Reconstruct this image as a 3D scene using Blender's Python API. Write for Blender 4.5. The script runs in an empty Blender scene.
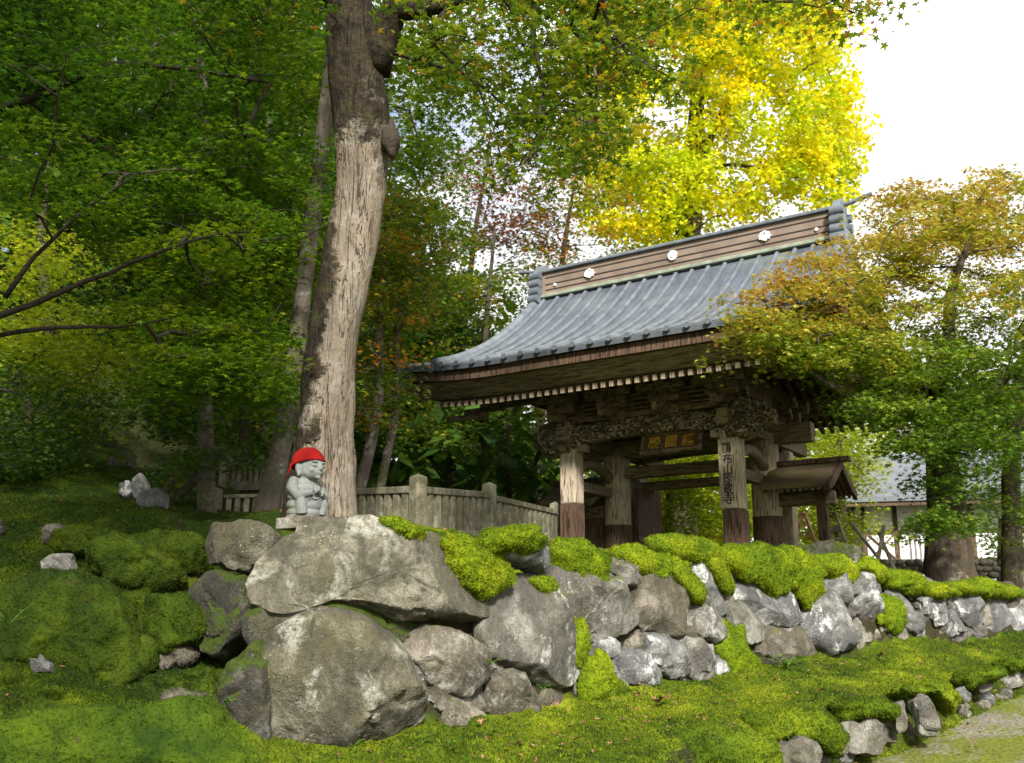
import bpy, math, random
import numpy as np
from mathutils import Vector, Matrix, Euler

rng = np.random.default_rng(7)
random.seed(7)
scene = bpy.context.scene
COL = scene.collection

# ------------------------------------------------------------------ camera, sky, sun, exposure
FPX, CX, CY = 995.6, 512.0, 381.5
PITCH = math.atan(239 / 995.6)
cam_d = bpy.data.cameras.new('camera'); cam_d.lens = 35.0; cam_d.sensor_width = 36.0
cam_d.clip_start = 0.1; cam_d.clip_end = 2000
cam_d.dof.use_dof = True; cam_d.dof.focus_distance = 9.0; cam_d.dof.aperture_fstop = 3.2
cam = bpy.data.objects.new('camera', cam_d); COL.objects.link(cam)
cam.location = (0, 0, 0); cam.rotation_euler = (math.pi / 2 + PITCH, 0, 0)
scene.camera = cam

SUN_EL, SUN_AZ = math.radians(32), math.radians(171)      # azimuth clockwise from +Y: to the right and behind the camera
SUN_STRENGTH, SUN_ANGLE = 4.6, 7.0
SKY_STRENGTH, CLOUD_VALUE = 0.1, 8.8
EXPOSURE = 0.9
world = bpy.data.worlds.new('World'); scene.world = world; world.use_nodes = True
wt = world.node_tree; wt.nodes.clear()
w_out = wt.nodes.new('ShaderNodeOutputWorld'); w_bg = wt.nodes.new('ShaderNodeBackground')
sky = wt.nodes.new('ShaderNodeTexSky'); sky.sky_type = 'NISHITA'; sky.sun_disc = False
sky.sun_elevation = SUN_EL; sky.sun_rotation = SUN_AZ; sky.air_density = 1.2; sky.dust_density = 2.0
w_tc = wt.nodes.new('ShaderNodeTexCoord'); w_map = wt.nodes.new('ShaderNodeMapping'); w_map.inputs['Scale'].default_value = (1, 1, 2.2)
w_n = wt.nodes.new('ShaderNodeTexNoise'); w_n.inputs['Scale'].default_value = 2.1; w_n.inputs['Detail'].default_value = 6
w_r = wt.nodes.new('ShaderNodeValToRGB'); w_r.color_ramp.elements[0].position = 0.36; w_r.color_ramp.elements[1].position = 0.52
w_r.color_ramp.elements[0].color = (0.12, 0.12, 0.12, 1)
w_mix = wt.nodes.new('ShaderNodeMix'); w_mix.data_type = 'RGBA'
w_mix.inputs['B'].default_value = (CLOUD_VALUE, CLOUD_VALUE, CLOUD_VALUE * 1.02, 1)
wt.links.new(w_tc.outputs['Generated'], w_map.inputs['Vector']); wt.links.new(w_map.outputs['Vector'], w_n.inputs['Vector'])
w_sx = wt.nodes.new('ShaderNodeSeparateXYZ'); wt.links.new(w_tc.outputs['Generated'], w_sx.inputs[0])
w_ma = wt.nodes.new('ShaderNodeMath'); w_ma.operation = 'MULTIPLY_ADD'; w_ma.inputs[1].default_value = .35; wt.links.new(w_sx.outputs['X'], w_ma.inputs[0]); wt.links.new(w_n.outputs['Fac'], w_ma.inputs[2])
wt.links.new(w_ma.outputs[0], w_r.inputs['Fac']); wt.links.new(w_r.outputs['Color'], w_mix.inputs['Factor'])
wt.links.new(sky.outputs['Color'], w_mix.inputs['A']); wt.links.new(w_mix.outputs['Result'], w_bg.inputs['Color'])
w_bg.inputs['Strength'].default_value = SKY_STRENGTH
wt.links.new(w_bg.outputs['Background'], w_out.inputs['Surface'])
sun_d = bpy.data.lights.new('sun', 'SUN'); sun_d.energy = SUN_STRENGTH; sun_d.angle = math.radians(SUN_ANGLE); sun_d.color = (1, 0.965, 0.90)
sun = bpy.data.objects.new('sun', sun_d); COL.objects.link(sun)
sdir = Vector((math.sin(SUN_AZ) * math.cos(SUN_EL), math.cos(SUN_AZ) * math.cos(SUN_EL), math.sin(SUN_EL)))
sun.rotation_euler = sdir.to_track_quat('Z', 'Y').to_euler(); sun.location = (8, -6, 20)
vs = scene.view_settings
scene.display_settings.display_device = 'sRGB'
vs.view_transform = 'Standard'; vs.look = 'None'; vs.gamma = 1; vs.exposure = EXPOSURE; vs.use_curve_mapping = False
scene.cycles.max_bounces = 8; scene.cycles.diffuse_bounces = 4; scene.cycles.glossy_bounces = 2
scene.cycles.transmission_bounces = 4; scene.cycles.transparent_max_bounces = 8
scene.cycles.use_denoising = True
scene.cycles.sample_clamp_indirect = 6

# ------------------------------------------------------------------ camera helpers
cP, sP = math.cos(PITCH), math.sin(PITCH)
def ray(px, py):
    a = (np.asarray(px, float) - CX) / FPX; u = (CY - np.asarray(py, float)) / FPX
    return np.stack([a, cP - sP * u, sP + cP * u], -1)
def at(px, py, Y):
    r = ray(px, py); return r * (np.asarray(Y, float) / r[..., 1])[..., None]
def proj(p):
    p = np.asarray(p, float)
    fw = p[..., 1] * cP + p[..., 2] * sP; up = -p[..., 1] * sP + p[..., 2] * cP
    return np.stack([CX + FPX * p[..., 0] / fw, CY - FPX * up / fw], -1)

# ------------------------------------------------------------------ noise
def _hash(ix, iy, iz, seed):
    h = (ix.astype(np.int64) * 374761393 + iy.astype(np.int64) * 668265263 + iz.astype(np.int64) * 2147483647 + seed * 974634541) & 0xffffffff
    h = ((h ^ (h >> 13)) * 1274126177) & 0xffffffff
    h = ((h ^ (h >> 16)) * 2246822519) & 0xffffffff
    return ((h ^ (h >> 15)) & 0xffffff) / float(0xffffff) * 2 - 1
def vnoise(p, freq=1.0, seed=0):
    q = np.asarray(p, float) * freq; i = np.floor(q); f = q - i; f = f * f * f * (f * (f * 6 - 15) + 10)
    i = i.astype(np.int64); r = 0
    for dx in (0, 1):
        for dy in (0, 1):
            for dz in (0, 1):
                w = (f[..., 0] if dx else 1 - f[..., 0]) * (f[..., 1] if dy else 1 - f[..., 1]) * (f[..., 2] if dz else 1 - f[..., 2])
                r = r + w * _hash(i[..., 0] + dx, i[..., 1] + dy, i[..., 2] + dz, seed)
    return r
def fbm(p, freq=1.0, octs=4, seed=0, gain=0.5):
    r = 0; a = 1; t = 0
    for k in range(octs):
        r = r + a * vnoise(p, freq * 2.03 ** k, seed + k * 17); t += a; a *= gain
    return r / t
def sstep(x): x = np.clip(x, 0, 1); return x * x * (3 - 2 * x)

# ------------------------------------------------------------------ mesh helpers
class MB:
    def __init__(s): s.v = []; s.l = []; s.t = []; s.tint = []; s.n = 0
    def add(s, V, F, tint=0.5):
        V = np.asarray(V, float).reshape(-1, 3); s.v.append(V)
        if isinstance(F, np.ndarray):
            s.l.append((F + s.n).ravel()); s.t.append(np.full(len(F), F.shape[1])); k = len(F)
        else:
            for f in F: s.l.append(np.asarray(f) + s.n); s.t.append(np.array([len(f)]))
            k = len(F)
        s.tint.append(np.broadcast_to(np.asarray(tint, float), (k,)).copy()); s.n += len(V); return s
    def box(s, c, size, R=None, tint=0.5):
        h = np.array(size) / 2.0
        V = np.array([[x, y, z] for x in (-1, 1) for y in (-1, 1) for z in (-1, 1)]) * h
        if R is not None: V = V @ np.array(R).T
        return s.add(V + np.array(c), np.array([[0, 1, 3, 2], [4, 6, 7, 5], [0, 4, 5, 1], [2, 3, 7, 6], [0, 2, 6, 4], [1, 5, 7, 3]]), tint)
    def bar(s, a, b, w, h, up=(0, 0, 1), tint=0.5):
        a = np.array(a, float); b = np.array(b, float); d = b - a; L = np.linalg.norm(d); d /= L
        x = np.cross(d, up); x /= np.linalg.norm(x); z = np.cross(x, d)
        return s.box((a + b) / 2, (w, L, h), np.stack([x, d, z], 1), tint)
    def tube(s, P, R, sides=8, cap=True, tint=0.5, disp=0, seed=0):
        P = np.asarray(P, float); n = len(P); R = np.broadcast_to(np.asarray(R, float), (n,))
        T = np.gradient(P, axis=0); T /= np.linalg.norm(T, axis=1)[:, None] + 1e-12
        ref = np.array([1, 0, 0]) if abs(T[0][0]) < 0.8 else np.array([0, 1, 0])
        V = []; a = np.linspace(0, 2 * math.pi, sides, endpoint=False)
        X = np.cross(T[0], ref); X /= np.linalg.norm(X)
        for k in range(n):
            X = X - T[k] * X.dot(T[k]); X /= np.linalg.norm(X) + 1e-12; Yv = np.cross(T[k], X)
            V.append(P[k] + R[k] * (np.cos(a)[:, None] * X + np.sin(a)[:, None] * Yv))
        V = np.array(V)
        if disp:
            ctr = P[:, None, :]; o = V - ctr
            V = ctr + o * (1 + disp * fbm(V * np.array([1, 1, .45]), 2.6, 4, seed))[..., None]
        V = V.reshape(-1, 3)
        i = np.arange(n - 1)[:, None] * sides; j = np.arange(sides)[None]; j2 = (j + 1) % sides
        F = np.stack([i + j, i + j2, i + sides + j2, i + sides + j], -1).reshape(-1, 4)
        s.add(V, F, tint)
        if cap:
            s.n -= 0
            s.l.append(np.arange(sides)[::-1] + s.n - len(V)); s.t.append(np.array([sides])); s.tint.append(np.array([np.mean(tint)]))
            s.l.append(np.arange(sides) + s.n - sides); s.t.append(np.array([sides])); s.tint.append(np.array([np.mean(tint)]))
        return s
    def grid(s, P, tint=0.5, wrap=False):
        P = np.asarray(P, float); a, b = P.shape[:2]
        i = np.arange(a - 1)[:, None] * b; j = np.arange(b if wrap else b - 1)[None]; j2 = (j + 1) % b
        return s.add(P.reshape(-1, 3), np.stack([i + j, i + j2, i + b + j2, i + b + j], -1).reshape(-1, 4), tint)
    def prism(s, prof, t0, t1, axis, tint=0.5):
        # profile (list of 2-D points in the two other axes) extruded along axis from t0 to t1
        prof = np.asarray(prof, float); n = len(prof); V = []
        o = [k for k in range(3) if k != axis]
        for t in (t0, t1):
            v = np.zeros((n, 3)); v[:, o[0]] = prof[:, 0]; v[:, o[1]] = prof[:, 1]; v[:, axis] = t; V.append(v)
        F = [list(range(n)), list(range(2 * n - 1, n - 1, -1))] + [[k, (k + 1) % n, n + (k + 1) % n, n + k] for k in range(n)]
        return s.add(np.concatenate(V), F, tint)
    def mesh(s, name, origin=(0, 0, 0), smooth=False):
        V = np.concatenate(s.v) - np.array(origin); L = np.concatenate(s.l).astype(np.int32); T = np.concatenate(s.t).astype(np.int32)
        m = bpy.data.meshes.new(name); m.vertices.add(len(V)); m.vertices.foreach_set('co', V.astype(np.float32).ravel())
        m.loops.add(len(L)); m.loops.foreach_set('vertex_index', L)
        m.polygons.add(len(T)); st = np.zeros(len(T), np.int32); st[1:] = np.cumsum(T)[:-1]
        m.polygons.foreach_set('loop_start', st); m.polygons.foreach_set('loop_total', T)
        m.polygons.foreach_set('use_smooth', np.full(len(T), smooth))
        at_ = m.attributes.new('tint', 'FLOAT', 'FACE'); at_.data.foreach_set('value', np.concatenate(s.tint).astype(np.float32))
        m.update(calc_edges=True); return m
def tag(o, label, cat, group=None):
    o['label'] = label; o['category'] = cat
    if group: o['group'] = group
    return o
def root(name, label, cat, loc, rotz=0, group=None):
    o = bpy.data.objects.new(name, None); COL.objects.link(o); o.location = loc; o.rotation_euler = (0, 0, rotz); o.empty_display_size = .2
    return tag(o, label, cat, group)
def put(name, mb, mat, parent=None, origin=(0, 0, 0), smooth=False, bevel=0, place=True):
    m = mb.mesh(name, origin, smooth); o = bpy.data.objects.new(name, m); COL.objects.link(o)
    if mat: m.materials.append(mat)
    if smooth and (name in ('scroll', 'roof_rib', 'tail_tube', 'crest_dot')): m.set_sharp_from_angle(angle=math.radians(40))
    if parent: o.parent = parent
    elif place: o.location = origin
    if bevel:
        b = o.modifiers.new('bevel', 'BEVEL'); b.width = bevel; b.segments = 2; b.limit_method = 'ANGLE'
    return o

# ------------------------------------------------------------------ materials
class NT:
    def __init__(s, name):
        s.m = bpy.data.materials.new(name); s.m.use_nodes = True; s.t = s.m.node_tree; s.t.nodes.clear()
        s.out = s.n('OutputMaterial'); s.tc = s.n('TexCoord'); s.obj = s.tc.outputs['Object']
    def n(s, k, **kw):
        x = s.t.nodes.new('ShaderNode' + k)
        for a, b in kw.items():
            if a in x.inputs.keys(): s.set(x.inputs[a], b)
            else: setattr(x, a, b)
        return x
    def set(s, i, v):
        if isinstance(v, bpy.types.NodeSocket): s.t.links.new(v, i)
        else: i.default_value = v
    def pos(s): return s.n('NewGeometry').outputs['Position']
    def map(s, vec, scale): return s.n('Mapping', Vector=vec, Scale=scale).outputs['Vector']
    def noise(s, scale, detail=4, vec=None, rough=.55, dist=0):
        return s.n('TexNoise', Vector=vec if vec is not None else s.obj, Scale=scale, Detail=detail, Roughness=rough, Distortion=dist).outputs['Fac']
    def ramp(s, fac, stops):
        r = s.n('ValToRGB', Fac=fac); e = r.color_ramp.elements
        while len(e) < len(stops): e.new(.5)
        for k, (p, c) in enumerate(stops):
            e[k].position = p; e[k].color = (*c, 1) if hasattr(c, '__len__') else (c, c, c, 1)
        return r.outputs['Color']
    def mix(s, fac, a, b, mode='MIX'):
        x = s.n('Mix', data_type='RGBA', blend_type=mode); s.set(x.inputs['Factor'], fac)
        for k, v in (('A', a), ('B', b)):
            s.set(x.inputs[k], v if isinstance(v, bpy.types.NodeSocket) else ((*v, 1) if hasattr(v, '__len__') else (v, v, v, 1)))
        return x.outputs['Result']
    def math(s, op, a, b=0.0):
        x = s.n('Math', operation=op); s.set(x.inputs[0], a); s.set(x.inputs[1], b); return x.outputs[0]
    def bump(s, h, strength=.5, dist=.02, normal=None):
        b = s.n('Bump', Height=h, Strength=strength, Distance=dist)
        if normal is not None: s.set(b.inputs['Normal'], normal)
        return b.outputs['Normal']
    def attr(s, name): return s.n('Attribute', attribute_name=name).outputs['Fac']
    def bsdf(s, color, rough=.8, normal=None, metal=0, spec=.3):
        b = s.n('BsdfPrincipled', Roughness=rough, Metallic=metal)
        s.set(b.inputs['Base Color'], color if isinstance(color, bpy.types.NodeSocket) else (*color, 1))
        b.inputs['Specular IOR Level'].default_value = spec
        if normal is not None: s.set(b.inputs['Normal'], normal)
        s.set(s.out.inputs['Surface'], b.outputs[0]); return b

def mat_wood(name, dark, light, rough=.85, scale=(14, 14, 1.2)):
    t = NT(name); v = t.map(t.obj, scale)
    g = t.noise(1.0, 6, v, .65, .6); g2 = t.noise(3.3, 4, v, .6); blot = t.noise(1.6, 3)
    c = t.ramp(g, [(.25, dark), (.7, light)])
    c = t.mix(t.ramp(g2, [(.38, 1.0), (.5, 0.0)]), c, [x * .35 for x in dark])
    c = t.mix(t.math('MULTIPLY', t.ramp(blot, [(.4, 0.0), (.75, 1.0)]), .5), c, [x * .5 + y * .15 for x, y in zip(dark, light)])
    t.bsdf(c, rough, t.bump(t.math('ADD', g, t.math('MULTIPLY', g2, .6)), .6, .012), spec=.2); return t.m
def mat_trunk():
    t = NT('bark_bare_wood'); p = t.pos(); xyz = t.n('SeparateXYZ', Vector=p)
    g = t.noise(1.0, 7, t.map(p, (5, 5, .9)), .68, .9); blot = t.noise(2.1, 6, t.map(p, (1.2, 1.2, .6)), .7, .6); f = t.noise(34, 4, t.map(p, (1, 1, .5)), .7)
    cr = t.noise(1.0, 4, t.map(p, (13, 13, .8)), .6, 1.2)
    c = t.ramp(g, [(.30, (.125, .10, .072)), (.5, (.19, .157, .118)), (.72, (.265, .228, .178))])
    c = t.mix(t.math('MULTIPLY', t.ramp(blot, [(.50, 0.0), (.60, 1.0)]), .7), c, (.22, .165, .105))
    c = t.mix(t.math('MULTIPLY', t.ramp(t.noise(4.2, 5, p, .7), [(.5, 0.0), (.68, 1.0)]), .4), c, (.40, .37, .31))
    c = t.mix(t.math('MULTIPLY', t.ramp(f, [(.34, 1.0), (.5, 0.0)]), .55), c, (.09, .065, .04))
    crm = t.ramp(t.math('ABSOLUTE', t.math('SUBTRACT', cr, .5)), [(.0, 1.0), (.016, 0.0)])
    c = t.mix(t.math('MULTIPLY', t.math('MULTIPLY', crm, t.ramp(blot, [(.42, 0.0), (.58, 1.0)])), .85), c, (.035, .024, .015))
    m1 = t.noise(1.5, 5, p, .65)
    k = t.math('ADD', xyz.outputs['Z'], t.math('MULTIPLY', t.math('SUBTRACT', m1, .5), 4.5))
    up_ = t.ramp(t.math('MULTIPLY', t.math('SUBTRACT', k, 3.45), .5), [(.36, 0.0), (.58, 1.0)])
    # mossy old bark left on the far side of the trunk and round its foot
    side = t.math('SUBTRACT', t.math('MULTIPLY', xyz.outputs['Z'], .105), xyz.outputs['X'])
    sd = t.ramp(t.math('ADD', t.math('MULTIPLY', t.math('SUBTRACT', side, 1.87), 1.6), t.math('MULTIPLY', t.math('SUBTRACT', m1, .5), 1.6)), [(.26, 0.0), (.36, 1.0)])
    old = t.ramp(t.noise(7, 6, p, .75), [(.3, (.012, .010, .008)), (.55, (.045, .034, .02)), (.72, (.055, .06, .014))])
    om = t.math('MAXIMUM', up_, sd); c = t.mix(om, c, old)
    h = t.math('ADD', t.math('ADD', g, t.math('MULTIPLY', f, .3)), t.math('SUBTRACT', t.math('MULTIPLY', om, t.noise(9, 5, p)), t.math('MULTIPLY', crm, .5)))
    t.bsdf(c, .9, t.bump(h, 1.0, .07), spec=.15); return t.m
def mat_bark(name, dark, light, lichen=None, moss=0.3, mosscol=(.07, .09, .012), scale=(7, 7, 1.6), topdark=None):
    t = NT(name); p = t.pos(); v = t.map(p, scale)
    g = t.noise(1.0, 7, v, .7, .8); m1 = t.noise(1.3, 4, p); f = t.noise(30, 3, p)
    c = t.ramp(g, [(.28, dark), (.72, light)])
    c = t.mix(t.math('MULTIPLY', t.ramp(f, [(.35, 1.0), (.6, 0.0)]), .35), c, dark)
    if lichen:
        li = t.ramp(t.noise(3.7, 5, p, .7), [(.56, 0.0), (.66, 1.0)])
        c = t.mix(t.math('MULTIPLY', li, .75), c, lichen)
    if topdark:
        z = t.n('SeparateXYZ', Vector=p).outputs['Z']
        k = t.math('ADD', z, t.math('MULTIPLY', t.math('SUBTRACT', m1, .5), 3.2))
        c = t.mix(t.ramp(t.math('MULTIPLY', t.math('SUBTRACT', k, topdark - 1.0), .5), [(.42, 0.0), (.56, 1.0)]), c, (.028, .023, .016))
    mm = t.ramp(t.math('ADD', t.math('MULTIPLY', m1, .75), t.math('MULTIPLY', t.noise(14, 3, p), .25)), [(.62 - .2 * moss, 0.0), (.70 - .2 * moss, 1.0)])
    c = t.mix(mm, c, mosscol)
    t.bsdf(c, .9, t.bump(t.math('ADD', g, t.math('MULTIPLY', f, .25)), 1.0, .06), spec=.15); return t.m
def mat_stone(name, a, b, lich=(.46, .46, .41), moss=.5, lich_amt=.5, mosscol=(.09, .115, .012), olive=.35):
    t = NT(name); p = t.pos(); v = t.n('VectorMath', operation='ADD'); t.set(v.inputs[0], p)
    oi = t.n('ObjectInfo').outputs['Random']; t.set(v.inputs[1], t.n('CombineXYZ', X=t.math('MULTIPLY', oi, 37.0), Y=t.math('MULTIPLY', oi, 11.0)).outputs[0]); p = v.outputs[0]
    n1 = t.noise(1.8, 7, p, .68, .6); n2 = t.noise(9, 6, p, .72, .3); n3 = t.noise(70, 3, p, .7); n4 = t.noise(1.0, 4, t.map(p, (5, 5, 1.1)), .65, .8)
    c = t.ramp(n1, [(.32, [x * .75 for x in a]), (.48, a), (.62, b)])
    c = t.mix(t.math('MULTIPLY', t.ramp(n4, [(.52, 0.0), (.66, 1.0)]), .55), c, [x * .33 for x in a])
    c = t.mix(t.math('MULTIPLY', t.ramp(n2, [(.36, 1.0), (.52, 0.0)]), .65), c, [x * .38 for x in a])
    c = t.mix(t.math('MULTIPLY', t.ramp(t.noise(2.7, 5, p, .6, .4), [(.5, 0.0), (.64, 1.0)]), olive), c, (.115, .105, .045))
    c = t.mix(t.math('MULTIPLY', t.ramp(n3, [(.35, 1.0), (.5, 0.0)]), .55), c, [x * .3 for x in a])
    c = t.mix(t.math('MULTIPLY', oi, .35), c, t.mix(1.0, c, (.55, .52, .47), 'MULTIPLY'))
    l1 = t.ramp(t.noise(2.6, 6, t.map(p, (1.1, 1.1, 1.0)), .68, .5), [(.55, 0.0), (.63, 1.0)]); l2 = t.ramp(t.noise(21, 4, p, .75), [(.38, 0.0), (.56, 1.0)])
    c = t.mix(t.math('MULTIPLY', t.math('MULTIPLY', l1, l2), lich_amt), c, lich)
    vd = t.n('VectorMath', operation='ADD'); t.set(vd.inputs[0], p); t.set(vd.inputs[1], t.n('TexNoise', Vector=p, Scale=14.0, Detail=3.0).outputs['Color'])
    vor = t.n('TexVoronoi', Vector=t.map(vd.outputs[0], (1, 1, 1)), Scale=6.5, Randomness=1.0).outputs['Distance']
    spot = t.math('MULTIPLY', t.ramp(vor, [(.14, 1.0), (.26, 0.0)]), t.ramp(t.noise(1.7, 3, p), [(.48, 0.0), (.58, 1.0)]))
    c = t.mix(t.math('MULTIPLY', t.math('MULTIPLY', spot, l2), lich_amt * .9), c, [min(1, x * 1.15) for x in lich])
    nz = t.n('SeparateXYZ', Vector=t.n('NewGeometry').outputs['Normal']).outputs['Z']
    mz = t.math('ADD', t.math('MULTIPLY', nz, .30), t.math('ADD', t.math('MULTIPLY', t.noise(2.6, 5, p), .6), t.math('MULTIPLY', t.noise(24, 4, p), .3)))
    mm = t.ramp(mz, [(.86 - .3 * moss, 0.0), (.93 - .3 * moss, 1.0)])
    mcol = t.mix(t.noise(40, 3, p), [x * .6 for x in mosscol], [x * 1.9 for x in mosscol])
    c = t.mix(mm, c, mcol)
    h = t.math('ADD', t.math('ADD', t.math('MULTIPLY', n2, 1.4), t.math('MULTIPLY', n3, .5)), t.math('MULTIPLY', mm, .5))
    t.bsdf(c, .9, t.bump(h, .9, .035), spec=.22); return t.m
def mat_moss(name, c0, c1, c2, litter=True):
    # tint per blade; sheet reads position noise
    t = NT(name); p = t.pos()
    n1 = t.noise(1.3, 5, p, .6); n2 = t.noise(45, 4, p, .7); n3 = t.noise(9, 4, p, .6)
    k = t.math('ADD', t.math('ADD', t.math('MULTIPLY', n1, .45), t.math('MULTIPLY', t.noise(4.5, 4, p), .3)), t.math('MULTIPLY', t.attr('tint'), .25))
    if name == 'moss': k = t.math('SUBTRACT', k, t.ramp(t.math('MULTIPLY', t.n('SeparateXYZ', Vector=p).outputs['X'], -.2), [(.2, 0.0), (.45, .11)]))  # moss darkens towards the left: shade put into its colour
    c = t.ramp(k, [(.34, c0), (.5, c1), (.66, c2)])
    c = t.mix(t.math('MULTIPLY', t.ramp(n2, [(.3, 1.0), (.55, 0.0)]), .6), c, [x * .45 for x in c0])
    if litter: c = t.mix(t.math('MULTIPLY', t.ramp(t.noise(5.2, 6, p, .75), [(.60, 0.0), (.68, 1.0)]), .75), c, (.055, .036, .018))
    b = t.bsdf(c, .9, t.bump(t.math('ADD', n2, t.math('MULTIPLY', n3, 1.2)), .9, .03), spec=.1)
    return t.m
def mat_leaf(name, stops, trans=.38, patch=.35, scale=.7):
    t = NT(name); p = t.pos()
    k = t.math('ADD', t.attr('tint'), t.math('MULTIPLY', t.math('SUBTRACT', t.noise(scale, 3, p), .5), patch * 2))
    c = t.ramp(k, stops)
    b = t.bsdf(c, .45, spec=.28)
    tr = t.n('BsdfTranslucent'); t.set(tr.inputs['Color'], t.mix(.5, c, t.mix(1.0, c, (1.0, .95, .25), 'MULTIPLY')))
    mx = t.n('MixShader'); t.set(mx.inputs[0], trans); t.t.links.new(b.outputs[0], mx.inputs[1]); t.t.links.new(tr.outputs[0], mx.inputs[2])
    t.set(t.out.inputs['Surface'], mx.outputs[0]); return t.m
def mat_plain(name, col, rough=.7, metal=0, var=.25, scale=6):
    t = NT(name); n = t.noise(scale, 5)
    c = t.ramp(n, [(.3, [x * (1 - var) for x in col]), (.7, [min(1, x * (1 + var)) for x in col])])
    t.bsdf(c, rough, t.bump(t.noise(scale * 6, 4), .25, .01), metal); return t.m

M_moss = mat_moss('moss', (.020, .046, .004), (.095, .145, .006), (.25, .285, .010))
M_moss_shaded = mat_moss('moss_shaded', (.012, .026, .004), (.052, .085, .006), (.135, .165, .010))  # darker copy of the moss for the left rocks, shade mixed into the colour
M_cushion = mat_moss('moss_cushion', (.030, .066, .004), (.132, .195, .006), (.315, .345, .010), litter=False)
M_path = None
STONES = [mat_stone('stone_grey', (.14, .13, .108), (.33, .315, .27), moss=.40, lich_amt=.7),
          mat_stone('stone_brown', (.125, .108, .08), (.29, .26, .205), moss=.46, lich_amt=.55),
          mat_stone('stone_blue', (.15, .15, .145), (.38, .375, .355), lich=(.60, .60, .57), moss=.34, lich_amt=1.0, olive=.2)]
M_stonebig = mat_stone('stone_boulder', (.105, .096, .066), (.255, .235, .175), lich=(.46, .45, .38), moss=.24, lich_amt=.55, olive=.5)
M_stonemoss = mat_stone('stone_mossed', (.07, .065, .05), (.15, .14, .11), moss=1.32, lich_amt=.2, mosscol=(.035, .052, .006))
def mat_statue():
    t = NT('statue_stone'); n = t.noise(9, 5, None, .6); f = t.noise(70, 3); o = t.noise(4.5, 4); y = t.n('SeparateXYZ', Vector=t.obj).outputs['X']
    c = t.ramp(n, [(.3, (.105, .115, .10)), (.7, (.205, .218, .20))])
    back = t.math('ADD', t.math('MULTIPLY', y, -3.0), t.math('SUBTRACT', o, .42))
    c = t.mix(t.math('MULTIPLY', t.ramp(back, [(.0, 0.0), (.3, 1.0)]), .75), c, (.115, .125, .05))
    c = t.mix(t.math('MULTIPLY', t.ramp(f, [(.3, 1.0), (.5, 0.0)]), .3), c, (.05, .05, .045))
    t.bsdf(c, .88, t.bump(t.math('ADD', n, t.math('MULTIPLY', f, .5)), .35, .006), spec=.2); return t.m
M_statue = mat_statue()
M_fence = mat_stone('fence_stone', (.25, .225, .15), (.45, .415, .28), lich=(.38, .39, .29), moss=.15, lich_amt=.6, mosscol=(.09, .10, .03))

# ------------------------------------------------------------------ terrain
def pl_dist(P, line):
    """signed distance to a plan polyline (positive on its left side), foot parameter"""
    best = np.full(len(P), 1e9); sg = np.zeros(len(P))
    for a, b in zip(line[:-1], line[1:]):
        a = np.array(a); b = np.array(b); d = b - a; L2 = d @ d
        t = np.clip(((P - a) @ d) / L2, 0, 1); q = P - (a + t[:, None] * d); r = np.hypot(q[:, 0], q[:, 1])
        cr = d[0] * q[:, 1] - d[1] * q[:, 0]
        m = r < best - 1e-9; best[m] = r[m]; sg[m] = np.sign(cr[m])
    return best * np.where(sg == 0, 1, sg)
class TPS:
    def __init__(s, pts):
        pts = np.array(pts, float); s.p = pts[:, :2]; n = len(pts)
        K = s.k(np.linalg.norm(s.p[:, None] - s.p[None], axis=-1)) + np.eye(n) * .05
        A = np.zeros((n + 3, n + 3)); A[:n, :n] = K; A[:n, n] = 1; A[:n, n + 1:] = s.p; A[n:, :n] = A[:n, n:].T
        s.w = np.linalg.solve(A, np.concatenate([pts[:, 2], [0, 0, 0]]))
    def k(s, r): return np.where(r > 0, r * r * np.log(np.maximum(r, 1e-9)), 0)
    def __call__(s, P):
        n = len(s.p); out = np.empty(len(P))
        for i in range(0, len(P), 20000):
            q = P[i:i + 20000]
            out[i:i + 20000] = s.k(np.linalg.norm(q[:, None] - s.p[None], axis=-1)) @ s.w[:n] + s.w[n] + q @ s.w[n + 1:]
        return out
def A3(px, py, Y): return tuple(at(px, py, Y))
def XY(px, Y): return ((px - CX) / FPX * Y * 1.0 / cP * .985, Y)
WALL = [(-2.9, 9.2), (-2.35, 8.1), (-1.75, 7.15), (-1.15, 7.25), (0.1, 8.35), (1.25, 9.6), (2.5, 10.75), (3.85, 11.85), (5.4, 12.9), (7.2, 14.0), (9.5, 15.2), (16, 18.5), (40, 30)]
KPX = [(740, 742, 7.9), (832, 722, 8.7), (886, 708, 9.4), (954, 697, 10.5), (1013, 672, 11.9)]
KERB = [(-9, 0.5), (-3.0, 3.2), (0.0, 5.4)] + [tuple(at(*k)[:2]) for k in KPX] + [(8.3, 13.5), (16, 17.6), (40, 29)]
left_pts = [A3(0, 790, 5.7), A3(100, 770, 6.3), A3(240, 775, 6.1), A3(230, 735, 6.9), A3(0, 700, 6.9), A3(150, 715, 7.2),
            A3(0, 620, 8.0), A3(130, 625, 8.0), A3(60, 575, 8.7), A3(0, 540, 9.4), A3(100, 530, 9.8), A3(0, 500, 11), A3(100, 495, 12), A3(0, 468, 13.5), (-12, 9, 1.3), (-10, 14, 2.6), (-9, 5, -.3), (-6, 3, -1.2)]
front = TPS(left_pts + [A3(300, 760, 6.8), A3(440, 744, 7.2), A3(520, 718, 8.3), A3(605, 697, 9.1), A3(696, 681, 10.0), A3(777, 661, 11.0), A3(850, 651, 11.9), A3(931, 641, 12.8), A3(1013, 637, 13.8),
             A3(420, 790, 6.0), A3(640, 745, 7.5), *[A3(*k) for k in KPX], (9, 14.6, .0), (16, 18, .5), (0, 5, -1.15), (-3, 3, -1.3)])
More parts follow.
